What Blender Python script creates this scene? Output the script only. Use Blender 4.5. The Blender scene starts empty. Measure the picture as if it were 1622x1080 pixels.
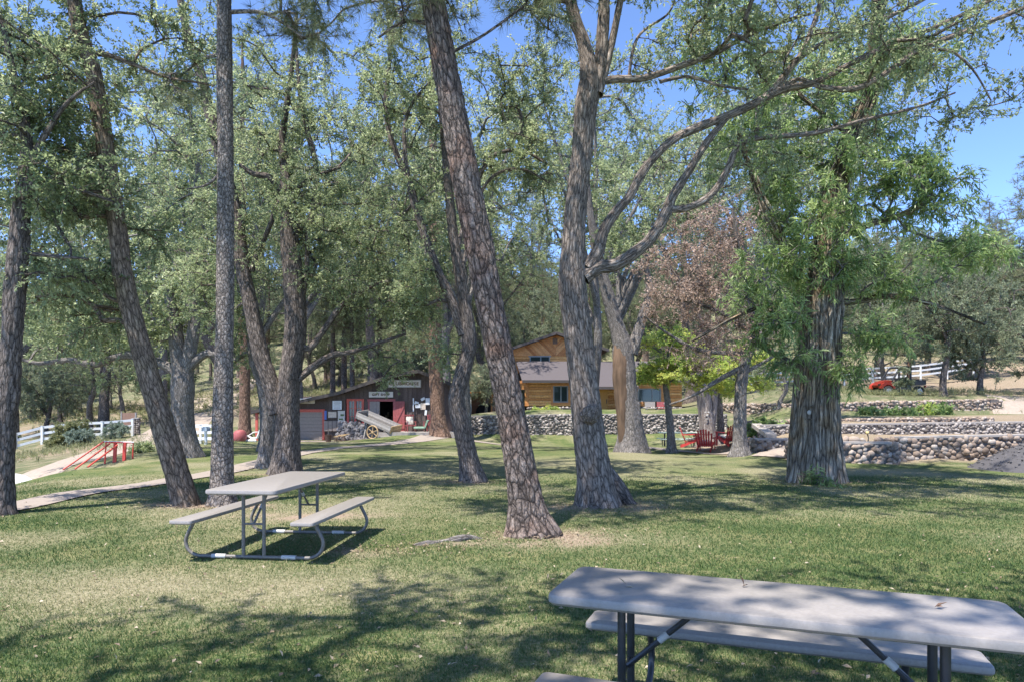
import bpy, bmesh, math, random
import numpy as np
from mathutils import Vector, Matrix
random.seed(7)
RNG = np.random.default_rng(11)
F, HOR, EYE = 1081.0, 645.0, 1.56
scene = bpy.context.scene
COL = scene.collection

def W(px, py, D):
    return np.array([(px - 811.0) * D / F, D, EYE - (py - HOR) * D / F])
def X(px, D):
    return (px - 811.0) * D / F

# ------------------------------------------------------------------ noise
def _h(i, j, k):
    n = (i.astype(np.int64) * 374761393 + j.astype(np.int64) * 668265263 + k.astype(np.int64) * 1274126177) & 0xffffffff
    n = ((n ^ (n >> 13)) * 1274126177) & 0xffffffff
    n = (n ^ (n >> 16)) & 0xffffffff
    return n.astype(np.float64) / 4294967295.0
def vnoise(p):
    p = np.asarray(p, float)
    i = np.floor(p); f = p - i; f = f * f * (3 - 2 * f)
    a, b, c = i[:, 0], i[:, 1], i[:, 2]
    x, y, z = f[:, 0], f[:, 1], f[:, 2]
    def H(da, db, dc): return _h(a + da, b + db, c + dc)
    return ((H(0,0,0)*(1-x)+H(1,0,0)*x)*(1-y)+(H(0,1,0)*(1-x)+H(1,1,0)*x)*y)*(1-z) + \
           ((H(0,0,1)*(1-x)+H(1,0,1)*x)*(1-y)+(H(0,1,1)*(1-x)+H(1,1,1)*x)*y)*z
def fbm(p, o=3):
    p = np.asarray(p, float); s = 0; a = .5; t = 0
    for k in range(o):
        s = s + a * vnoise(p + 17.3 * k); t += a; a *= .5; p = p * 2.03
    return s / t
def noise2(x, y, s, o=3):
    x = np.atleast_1d(x).astype(float); y = np.atleast_1d(y).astype(float)
    return fbm(np.stack([x / s, y / s, np.full_like(x, 3.7)], 1), o)

# ------------------------------------------------------------------ terrain
CP = []
def cp(px, py, D): CP.append(tuple(W(px, py, D)))
def cz(x, y, z): CP.append((x, y, z))
for x in (-9, -4.5, 0, 4.5, 9):
    for y in (-12, -4, 2, 7, 12): cz(x, y, 0)
for px in (330, 480, 640, 800, 960, 1130, 1300): cz(X(px, 16), 16, 0.0)
for px in (420, 600, 800, 1000, 1180): cz(X(px, 24), 24, -.02)
for px in (500, 650, 850, 1000, 1060, 1110): cz(X(px, 31), 31, -.22)
for px in (1060, 1110, 1150): cz(X(px, 27), 27, -.24)
cz(X(1140, 31), 31, -.22); cz(X(1130, 36), 36, -.24); cz(X(1168, 33), 33, .05); cz(X(1165, 38), 38, .5); cz(X(1206, 27), 27, .45); cz(X(1172, 25), 25, -.05)
for px in (420, 480, 540): cz(X(px, 39), 39, -.36)
for px in (480, 560): cz(X(px, 46), 46, -.3)
cp(640, 688, 39); cp(690, 688, 39); cp(690, 682, 44)
for px in (750, 830, 900, 1000, 1090, 1140): cz(X(px, 41.3), 41.3, -.27)
for px in (745, 830, 900, 1000, 1090, 1140): cz(X(px, 43.6), 43.6, 1.0)
for px in (760, 900, 1040): cz(X(px, 54), 54, 1.05); cz(X(px, 62), 62, 1.3)
# right terraces
for px in (1350, 1450, 1560, 1640): cz(X(px, 18.4), 18.4, 0.0)
for px in (1440, 1540, 1640): cz(X(px, 20.3), 20.3, .5); cz(X(px, 19.1), 19.1, 0.0)
for px in (1250, 1340): cz(X(px, 20.8), 20.8, .35)
cz(X(1200, 22), 22, 0.05)
for px in (1230, 1330, 1450, 1560, 1640): cz(X(px, 23.4), 23.4, .45)
for px in (1230, 1330, 1450, 1560, 1640): cz(X(px, 25.4), 25.4, .80)
for px in (1250, 1330, 1450, 1560, 1640): cz(X(px, 29.6), 29.6, 1.02)
for px in (1250, 1330, 1400, 1470, 1540, 1590): cz(X(px, 37.0), 37.0, 1.08); cz(X(px, 38.9), 38.9, 1.12)
for px in (1270, 1330, 1400, 1470, 1540, 1590): cz(X(px, 40.2), 40.2, 1.98)
cz(X(1660, 40), 40, 1.8)
cz(X(1170, 44), 44, 1.1); cz(X(1160, 48), 48, 1.9)
cz(X(1605, 36), 36, 1.25); cz(X(1640, 40), 40, 1.6)
for px in (1240, 1400, 1520, 1640): cz(X(px, 45), 45, 2.3)
for px in (1200, 1340, 1460, 1560): cz(X(px, 55), 55, 3.5)
for px in (1200, 1400, 1600, 1800): cz(X(px, 80), 80, 8.2); cz(X(px, 150), 150, 26)
# house back / hill
for px in (760, 900, 1040): cz(X(px, 78), 78, 3.6); cz(X(px, 120), 120, 13); cz(X(px, 190), 190, 27)
# shop back
cp(400, 645, 52); cp(520, 640, 56); cp(640, 636, 56); cp(400, 604, 80); cp(560, 600, 80)
for px in (300, 500, 650): cz(X(px, 150), 150, 18)
# left
cp(-60, 790, 12); cp(0, 775, 14.6); cp(100, 748, 17.6); cp(210, 724, 22); cp(290, 724, 22.5); cp(360, 716, 25)
cz(X(-80, 20), 20, -1.9); cz(X(0, 19.5), 19.5, -1.4)
cp(60, 752, 22); cp(110, 733, 26); cp(180, 712, 31); cp(240, 690, 38); cp(330, 695, 36)
cp(25, 717, 38); cp(67, 705, 39); cp(162, 697, 40); cp(210, 692, 41); cp(-60, 735, 36)
cp(60, 675, 55); cp(200, 670, 55); cp(330, 655, 60); cp(100, 642, 90); cp(250, 625, 95); cp(-80, 690, 60)
for px in (-100, 50, 200): cz(X(px, 150), 150, 12)
for xx in (-250, -120, 0, 120, 250): cz(xx, 320, 42); cz(xx, 500, 44); cz(xx, -60, 0)
cz(-60, 10, -2.5); cz(-90, 60, -1); cz(60, 8, 2); cz(60, 30, 4.5); cz(90, 60, 10); cz(30, 0, .3); cz(-28, 0, -.6); cz(-25, 10, -1.5)
CPA = np.array(CP)
def _k(d): return np.sqrt(d * d + .25)
_d = np.linalg.norm(CPA[:, None, :2] - CPA[None, :, :2], axis=2)
_n = len(CPA)
_A = np.zeros((_n + 1, _n + 1)); _A[:_n, :_n] = _k(_d) - np.eye(_n) * .02; _A[:_n, _n] = 1; _A[_n, :_n] = 1
_w = np.linalg.solve(_A, np.append(CPA[:, 2], 0))
def terrain(x, y):
    x = np.atleast_1d(np.asarray(x, float)); y = np.atleast_1d(np.asarray(y, float))
    out = np.empty(len(x))
    for s in range(0, len(x), 20000):
        d = np.hypot(x[s:s+20000, None] - CPA[None, :, 0], y[s:s+20000, None] - CPA[None, :, 1])
        out[s:s+20000] = _k(d) @ _w[:_n] + _w[_n]
    far = np.clip((np.hypot(x, y) - 24) / 60, 0, 1)
    return out + (noise2(x, y, 6, 3) - .5) * 1.4 * far + (noise2(x, y, 1.7, 2) - .5) * .05
def tz(x, y): return float(terrain(x, y)[0])

# ------------------------------------------------------------------ materials
def newmat(name):
    m = bpy.data.materials.new(name); m.use_nodes = True
    nt = m.node_tree
    b = nt.nodes['Principled BSDF']
    return m, nt, b
def N(nt, t, **kw):
    n = nt.nodes.new(t)
    for k, v in kw.items():
        if k in n.inputs.keys(): n.inputs[k].default_value = v
        else: setattr(n, k, v)
    return n
def L(nt, a, ao, b, bi): nt.links.new(a.outputs[ao], b.inputs[bi])
def ramp(nt, stops):
    r = nt.nodes.new('ShaderNodeValToRGB'); e = r.color_ramp.elements
    while len(e) < len(stops): e.new(.5)
    for i, (p, c) in enumerate(stops):
        e[i].position = p; e[i].color = (*c, 1)
    return r
def simple(name, c, rough=.6, metal=0, var=.15, scale=8, bump=.0, spec=.4, stretch=(1,1,1)):
    m, nt, b = newmat(name)
    tc = N(nt, 'ShaderNodeTexCoord'); mp = N(nt, 'ShaderNodeMapping'); mp.inputs['Scale'].default_value = stretch
    L(nt, tc, 'Object', mp, 'Vector')
    no = N(nt, 'ShaderNodeTexNoise', Scale=scale, Detail=5.0, Roughness=.6); L(nt, mp, 'Vector', no, 'Vector')
    r = ramp(nt, [(.3, tuple(x * (1 - var) for x in c)), (.7, tuple(min(1, x * (1 + var)) for x in c))])
    L(nt, no, 'Fac', r, 'Fac'); L(nt, r, 'Color', b, 'Base Color')
    b.inputs['Roughness'].default_value = rough; b.inputs['Metallic'].default_value = metal
    b.inputs['Specular IOR Level'].default_value = spec
    if bump:
        bp = N(nt, 'ShaderNodeBump', Strength=bump, Distance=.02); L(nt, no, 'Fac', bp, 'Height'); L(nt, bp, 'Normal', b, 'Normal')
    return m
def leafmat(name, stops, trans=.35, rough=.5, spec=.35):
    m, nt, b = newmat(name)
    at = N(nt, 'ShaderNodeAttribute', attribute_name='lv')
    r = ramp(nt, stops); L(nt, at, 'Fac', r, 'Fac')
    L(nt, r, 'Color', b, 'Base Color'); b.inputs['Roughness'].default_value = rough; b.inputs['Specular IOR Level'].default_value = spec
    tr = N(nt, 'ShaderNodeBsdfTranslucent'); mx = N(nt, 'ShaderNodeMixShader', Fac=trans)
    hs = N(nt, 'ShaderNodeHueSaturation', Saturation=.95, Value=1.65); L(nt, r, 'Color', hs, 'Color'); L(nt, hs, 'Color', tr, 'Color')
    L(nt, b, 'BSDF', mx, 1); L(nt, tr, 'BSDF', mx, 2); L(nt, mx, 0, nt.nodes['Material Output'], 'Surface')
    return m
def bark(name, dark, mid, light, sxy=16, sz=4, kind='furrow', amount=1.0, moss=None):
    """bk attribute: (cos*r, sin*r, length) runs along the limb"""
    m, nt, b = newmat(name)
    at = N(nt, 'ShaderNodeAttribute', attribute_name='bk')
    mp = N(nt, 'ShaderNodeMapping'); mp.inputs['Scale'].default_value = (sxy, sxy, sz); L(nt, at, 'Vector', mp, 'Vector')
    wn = N(nt, 'ShaderNodeTexNoise', Scale=1.9, Detail=4.0, Roughness=.6); L(nt, mp, 'Vector', wn, 'Vector')
    vm = N(nt, 'ShaderNodeMixRGB', Fac=.42); vm.blend_type = 'ADD'; L(nt, mp, 'Vector', vm, 1); L(nt, wn, 'Color', vm, 2)
    vo = N(nt, 'ShaderNodeTexVoronoi', feature='DISTANCE_TO_EDGE', Scale=1.0, Detail=1.6, Roughness=.55, Lacunarity=2.3); L(nt, vm, 0, vo, 'Vector')
    vc = N(nt, 'ShaderNodeTexVoronoi', feature='F1', Scale=1.0); L(nt, vm, 0, vc, 'Vector')
    n2 = N(nt, 'ShaderNodeTexNoise', Scale=3.4, Detail=8.0, Roughness=.72); L(nt, mp, 'Vector', n2, 'Vector')
    r = ramp(nt, [(.0, dark), (.05, tuple(.45*a+.55*c for a, c in zip(dark, mid))), (.14, mid), (.42, light)]); L(nt, vo, 'Distance', r, 'Fac')
    r2 = ramp(nt, [(.34, (.45, .42, .4)), (.52, (.95, .93, .92)), (.68, (1.5, 1.48, 1.46))]); L(nt, n2, 'Fac', r2, 'Fac')
    mu = N(nt, 'ShaderNodeMixRGB', Fac=1.0); mu.blend_type = 'MULTIPLY'; L(nt, r, 'Color', mu, 1); L(nt, r2, 'Color', mu, 2)
    sv = N(nt, 'ShaderNodeSeparateColor'); L(nt, vc, 'Color', sv, 0)
    hs = N(nt, 'ShaderNodeHueSaturation'); L(nt, mu, 0, hs, 'Color')
    mr = N(nt, 'ShaderNodeMapRange'); mr.inputs[3].default_value = .72; mr.inputs[4].default_value = 1.25
    L(nt, sv, 0, mr, 0); L(nt, mr, 0, hs, 'Value')
    last = hs; lo = 'Color'
    if moss:
        n3 = N(nt, 'ShaderNodeTexNoise', Scale=2.2, Detail=4.0); L(nt, at, 'Vector', n3, 'Vector')
        r3 = ramp(nt, [(.48, (0,0,0)), (.66, (1,1,1))]); L(nt, n3, 'Fac', r3, 'Fac')
        mm = N(nt, 'ShaderNodeMixRGB'); L(nt, r3, 'Color', mm, 0); L(nt, hs, 'Color', mm, 1); 
        m4 = N(nt, 'ShaderNodeMixRGB', Fac=1.0); m4.blend_type = 'MULTIPLY'; L(nt, hs, 'Color', m4, 1); m4.inputs[2].default_value = (*moss, 1); L(nt, m4, 0, mm, 2)
        last = mm; lo = 0
    L(nt, last, lo, b, 'Base Color')
    b.inputs['Roughness'].default_value = .9; b.inputs['Specular IOR Level'].default_value = .2
    rh = ramp(nt, [(.0, (0,0,0)), (.22, (.8,.8,.8)), (.6, (1,1,1))]); L(nt, vo, 'Distance', rh, 'Fac')
    ad = N(nt, 'ShaderNodeMath', operation='MULTIPLY_ADD'); L(nt, n2, 'Fac', ad, 0); ad.inputs[1].default_value = .45; L(nt, rh, 'Color', ad, 2)
    bp = N(nt, 'ShaderNodeBump', Strength=.9 * amount, Distance=.02 * amount); L(nt, ad, 0, bp, 'Height'); L(nt, bp, 'Normal', b, 'Normal')
    return m

# ------------------------------------------------------------------ mesh helpers
class MB:
    def __init__(s): s.v = []; s.f = []; s.m = []; s.lv = []; s.n = 0
    def add(s, v, f, m=0, lv=.5):
        v = [tuple(map(float, p)) for p in v]
        o = s.n; s.v += v; s.n += len(v); s.lv += [lv] * len(v)
        for q in f: s.f.append(tuple(i + o for i in q)); s.m.append(m)
    def box(s, c, d, rz=0, m=0, lv=.5, R=None):
        x, y, z = d[0] / 2, d[1] / 2, d[2] / 2
        P = [(-x,-y,-z),(x,-y,-z),(x,y,-z),(-x,y,-z),(-x,-y,z),(x,-y,z),(x,y,z),(-x,y,z)]
        if R is None: R = Matrix.Rotation(rz, 3, 'Z')
        c = Vector(c)
        s.add([c + R @ Vector(p) for p in P], [(0,3,2,1),(4,5,6,7),(0,1,5,4),(1,2,6,5),(2,3,7,6),(3,0,4,7)], m, lv)
    def beam(s, a, b, w, h, m=0, up=(0,0,1), lv=.5):
        a = Vector(a); b = Vector(b); d = b - a; l = d.length; d.normalize()
        u = Vector(up); sd = d.cross(u)
        if sd.length < 1e-4: sd = d.cross(Vector((1, 0, 0)))
        sd.normalize(); u = sd.cross(d)
        R = Matrix((d, sd, u)).transposed()
        s.box((a + b) / 2, (l, w, h), m=m, R=R, lv=lv)
    def tube(s, pts, r, n=10, m=0, cap=True, lv=.5):
        pts = [Vector(p) for p in pts]; k = len(pts)
        if not hasattr(r, '__len__'): r = [r] * k
        t0 = (pts[1] - pts[0]).normalized()
        u = t0.orthogonal().normalized(); V = []
        for i in range(k):
            t = (pts[min(i+1, k-1)] - pts[max(i-1, 0)]).normalized()
            u = (u - t * u.dot(t)).normalized(); w = t.cross(u)
            for j in range(n):
                a = 2 * math.pi * j / n
                V.append(pts[i] + (u * math.cos(a) + w * math.sin(a)) * r[i])
        Fs = [(i*n+j, i*n+(j+1)%n, (i+1)*n+(j+1)%n, (i+1)*n+j) for i in range(k-1) for j in range(n)]
        if cap: Fs += [tuple(range(n))[::-1], tuple((k-1)*n+j for j in range(n))]
        s.add(V, Fs, m, lv)
    def prism(s, outline, y0, y1, m=0, axis='y', lv=.5):
        """outline: list of (a,b); extruded along axis"""
        n = len(outline)
        def P(a, b, t): return {'y': (a, t, b), 'x': (t, a, b), 'z': (a, b, t)}[axis]
        V = [P(a, b, y0) for a, b in outline] + [P(a, b, y1) for a, b in outline]
        s.add(V, [tuple(range(n)), tuple(range(2*n-1, n-1, -1))] + [(i, n+i, n+(i+1)%n, (i+1)%n) for i in range(n)], m, lv)
    def slab(s, w, l, t, cr=.05, er=.012, c=(0,0,0), rz=0, m=0):
        """rounded slab, w along x, l along y, top at c.z"""
        prof = [(er, -t), (0, -t + er), (0, -er * 1.2), (er * .35, -er * .35), (er * 1.1, 0)]
        rings = []
        for off, z in prof:
            ring = []
            for sx, sy, a0 in ((1,1,0),(-1,1,90),(-1,-1,180),(1,-1,270)):
                cx = sx * (w/2 - cr); cy = sy * (l/2 - cr)
                for k in range(7):
                    a = math.radians(a0 + 15 * k); ring.append((cx + (cr - off) * math.cos(a), cy + (cr - off) * math.sin(a), z))
            rings.append(ring)
        n = 28; V = [p for r in rings for p in r]
        Fs = [(i*n+j, i*n+(j+1)%n, (i+1)*n+(j+1)%n, (i+1)*n+j) for i in range(len(prof)-1) for j in range(n)]
        Fs += [tuple(range(n))[::-1], tuple((len(prof)-1)*n+j for j in range(n))]
        R = Matrix.Rotation(rz, 3, 'Z'); c = Vector(c)
        s.add([c + R @ Vector(p) for p in V], Fs, m)
    def build(s, name, mats, parent=None, smooth=False, loc=None):
        me = bpy.data.meshes.new(name)
        me.from_pydata(s.v, [], s.f)
        if not isinstance(mats, (list, tuple)): mats = [mats]
        for mt in mats: me.materials.append(mt)
        if len(mats) > 1: me.polygons.foreach_set('material_index', np.array(s.m, dtype=np.int32))
        at = me.attributes.new('lv', 'FLOAT', 'POINT'); at.data.foreach_set('value', np.array(s.lv, dtype=np.float32))
        bm = bmesh.new(); bm.from_mesh(me); bmesh.ops.recalc_face_normals(bm, faces=bm.faces); bm.to_mesh(me); bm.free()
        if smooth:
            me.polygons.foreach_set('use_smooth', np.ones(len(me.polygons), bool))
            try: me.set_sharp_from_angle(angle=math.radians(40))
            except Exception: pass
        o = bpy.data.objects.new(name, me); COL.objects.link(o)
        if parent is not None: o.parent = parent
        if loc is not None: o.location = loc
        return o
def npmesh(name, v, f, mat, parent=None, lv=None, bk=None, smooth=False, loc=None):
    me = bpy.data.meshes.new(name)
    v = np.asarray(v, np.float32); f = np.asarray(f, np.int32); k = f.shape[1]
    me.vertices.add(len(v)); me.vertices.foreach_set('co', v.ravel())
    me.loops.add(f.size); me.loops.foreach_set('vertex_index', f.ravel())
    me.polygons.add(len(f)); me.polygons.foreach_set('loop_start', np.arange(0, f.size, k, dtype=np.int32))
    me.polygons.foreach_set('loop_total', np.full(len(f), k, np.int32))
    me.polygons.foreach_set('use_smooth', np.full(len(f), smooth, bool))
    if lv is not None:
        a = me.attributes.new('lv', 'FLOAT', 'POINT'); a.data.foreach_set('value', np.asarray(lv, np.float32))
    if bk is not None:
        a = me.attributes.new('bk', 'FLOAT_VECTOR', 'POINT'); a.data.foreach_set('vector', np.asarray(bk, np.float32).ravel())
    me.materials.append(mat); me.update(calc_edges=True)
    o = bpy.data.objects.new(name, me); COL.objects.link(o)
    if parent is not None: o.parent = parent
    if loc is not None: o.location = loc
    return o
def tag(o, label=None, cat=None, group=None, kind=None):
    if label: o['label'] = label
    if cat: o['category'] = cat
    if group: o['group'] = group
    if kind: o['kind'] = kind
    return o
def thing(name, label, cat, loc=(0,0,0), rz=0, group=None):
    o = bpy.data.objects.new(name, None); COL.objects.link(o); o.empty_display_size = .2
    o.location = tuple(float(q) for q in loc); o.rotation_euler = (0, 0, rz)
    return tag(o, label, cat, group)
def copy_tree(o, parent=None):
    c = o.copy(); COL.objects.link(c)
    if parent is not None: c.parent = parent
    for ch in [q for q in o.children]: copy_tree(ch, c)
    return c
# ------------------------------------------------------------------ trees
def catmull(P, step):
    P = np.asarray(P, float); out = []
    n = len(P)
    for i in range(n - 1):
        p0 = P[max(i-1, 0)]; p1 = P[i]; p2 = P[i+1]; p3 = P[min(i+2, n-1)]
        k = max(2, int(np.linalg.norm(p2[:3] - p1[:3]) / step))
        t = np.linspace(0, 1, k, endpoint=False)[:, None]
        out.append(.5 * (2*p1 + (p2-p0)*t + (2*p0-5*p1+4*p2-p3)*t*t + (3*p1-p0-3*p2+p3)*t**3))
    out.append(P[-1:]); return np.concatenate(out)
def ringtube(P, R, n, amp=0, seed=0, flare=0, s0=0, groundz=None, lob=0., stretch=(14, 3)):
    """swept limb with bark relief; returns v,f,bk"""
    P = np.asarray(P, float); R = np.asarray(R, float); k = len(P)
    T = np.gradient(P, axis=0); T /= np.linalg.norm(T, axis=1)[:, None] + 1e-9
    U = np.zeros_like(P)
    u = np.cross(T[0], [0.3, .9, .1]); u /= np.linalg.norm(u)
    for i in range(k):
        u = u - T[i] * (u @ T[i]); u /= np.linalg.norm(u) + 1e-9; U[i] = u
    V2 = np.cross(T, U)
    s = s0 + np.concatenate([[0], np.cumsum(np.linalg.norm(np.diff(P, axis=0), axis=1))])
    a = np.linspace(0, 2 * np.pi, n, endpoint=False)
    A, S = np.meshgrid(a, s); RR = np.repeat(R[:, None], n, 1)
    r0 = R.max() * .8
    bk = np.stack([np.cos(A) * r0, np.sin(A) * r0, S], 2).reshape(-1, 3)
    rad = RR.copy()
    if lob:
        rad *= 1 + lob * (fbm(np.stack([np.cos(A).ravel()*1.3 + seed, np.sin(A).ravel()*1.3, S.ravel()*.7], 1), 2).reshape(rad.shape) - .5) * 2
    if flare and groundz is not None:
        h = np.clip(P[:, 2] - groundz, 0, 9)[:, None]
        ph = seed * 1.7
        lobes = 1 + .55 * np.cos(5 * A + ph) * np.sin(2 * A + ph * .6) + .35 * np.cos(3 * A + ph)
        rad *= 1 + flare * np.exp(-h / (.9 * R[0])) * lobes
    if amp:
        q = np.stack([bk[:, 0] * stretch[0] + seed * 3.1, bk[:, 1] * stretch[0], bk[:, 2] * stretch[1]], 1)
        w = np.abs(fbm(q, 3) - .5) * 2
        w2 = vnoise(q * np.array([.45, .45, .6]) + 9)
        rad += amp * (np.clip(w * 2.6, 0, 1) - .7 + (w2 - .5) * .8).reshape(rad.shape)
    V = P[:, None, :] + U[:, None, :] * (np.cos(A) * rad)[:, :, None] + V2[:, None, :] * (np.sin(A) * rad)[:, :, None]
    i, j = np.meshgrid(np.arange(k - 1), np.arange(n), indexing='ij'); jn = (j + 1) % n
    f = np.stack([i*n+j, i*n+jn, (i+1)*n+jn, (i+1)*n+j], 2).reshape(-1, 4)
    return V.reshape(-1, 3), f, bk
def batch_tubes(P, R, n=3):
    """P[N,K,3], R[N,K] thin twigs"""
    Nn, K, _ = P.shape
    T = np.gradient(P, axis=1); T /= np.linalg.norm(T, axis=2, keepdims=True) + 1e-9
    ref = np.array([.31, .17, .93]); U = np.cross(T, ref); U /= np.linalg.norm(U, axis=2, keepdims=True) + 1e-9
    V2 = np.cross(T, U); a = np.linspace(0, 2*np.pi, n, endpoint=False)
    V = P[:, :, None, :] + R[:, :, None, None] * (U[:, :, None, :] * np.cos(a)[None, None, :, None] + V2[:, :, None, :] * np.sin(a)[None, None, :, None])
    b, i, j = np.meshgrid(np.arange(Nn), np.arange(K-1), np.arange(n), indexing='ij'); jn = (j+1) % n
    o = b * K * n
    f = np.stack([o+i*n+j, o+i*n+jn, o+(i+1)*n+jn, o+(i+1)*n+j], 3).reshape(-1, 4)
    bk = np.stack([V[..., 0], V[..., 1], V[..., 2] * 1.0], 3).reshape(-1, 3)
    return V.reshape(-1, 3), f, bk
class Acc:
    def __init__(s): s.v = []; s.f = []; s.b = []; s.l = []; s.n = 0
    def add(s, v, f, b=None, l=None):
        s.v.append(v); s.f.append(f + s.n); s.n += len(v)
        if b is not None: s.b.append(b)
        if l is not None: s.l.append(l)
    def build(s, name, mat, parent, base, smooth=True):
        return npmesh(name, np.concatenate(s.v) - base, np.concatenate(s.f), mat, parent, lv=np.concatenate(s.l) if s.l else None,
                      bk=np.concatenate(s.b) if s.b else None, smooth=smooth)
def rvec(rng, n):
    v = rng.normal(size=(n, 3)); return v / np.linalg.norm(v, axis=1)[:, None]
def leaves(rng, pos, ax, ln, wd, droop=0., up=.5, lvm=None):
    """diamond leaves folded on the midrib"""
    n = len(pos)
    ax = ax + rng.normal(size=(n, 3)) * .55; ax[:, 2] -= droop; ax /= np.linalg.norm(ax, axis=1)[:, None]
    nr = rvec(rng, n); nr[:, 2] = np.abs(nr[:, 2]) + up; sd = np.cross(ax, nr); sd /= np.linalg.norm(sd, axis=1)[:, None] + 1e-9
    nn = np.cross(sd, ax)
    l = ln * rng.uniform(.5, 1.45, n)[:, None]; w = wd * rng.uniform(.7, 1.3, n)[:, None]
    b = pos; tip = pos + ax * l - nn * l * .08
    m = pos + ax * l * .48 + nn * w * .18
    V = np.stack([b, m + sd * w * .5, tip, m - sd * w * .5], 1).reshape(-1, 3)
    f = np.arange(4 * n).reshape(-1, 4)
    c = rng.uniform(0, 1, n) if lvm is None else np.clip(lvm + rng.normal(0, .16, n), 0, 1)
    return V, f, np.repeat(c, 4)
def needles(rng, pos, ax, ln, wd, k=12, lvm=None):
    n = len(pos); p = np.repeat(pos, k, 0); a = np.repeat(ax, k, 0) * .9 + rvec(rng, n * k); a /= np.linalg.norm(a, axis=1)[:, None]
    sd = np.cross(a, rvec(rng, n*k)); sd /= np.linalg.norm(sd, axis=1)[:, None] + 1e-9
    l = ln * rng.uniform(.6, 1.15, n*k)[:, None]
    tip = p + a * l; tip[:, 2] -= .12 * l[:, 0]
    V = np.stack([p - sd * wd * .5, p + sd * wd * .5, tip + sd * wd * .2, tip - sd * wd * .2], 1).reshape(-1, 3)
    c = rng.uniform(0, 1, n) if lvm is None else np.clip(lvm + rng.normal(0, .15, n), 0, 1)
    return V, np.arange(4*n*k).reshape(-1, 4), np.repeat(c, 4 * k)
LEAF = {  # length, width, droop, leaves per twig, twigs per cluster
    'oak': dict(l=.062, w=.034, droop=.1, per=24, tw=9, tl=.50),
    'oakfar': dict(l=.115, w=.065, droop=.1, per=17, tw=8, tl=.85),
    'willow': dict(l=.15, w=.03, droop=.35, per=15, tw=6, tl=.42),
    'brown': dict(l=.07, w=.045, droop=.5, per=15, tw=8, tl=.45),
    'lime': dict(l=.10, w=.05, droop=.1, per=16, tw=7, tl=.45),
    'pine': dict(l=.17, w=.006, tufts=3, tw=7, tl=.5, k=20),
    'pinefar': dict(l=.28, w=.02, tufts=3, tw=6, tl=.75, k=10),
    'juniper': dict(l=.14, w=.06, droop=-.1, per=20, tw=9, tl=.65),
}
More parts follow.
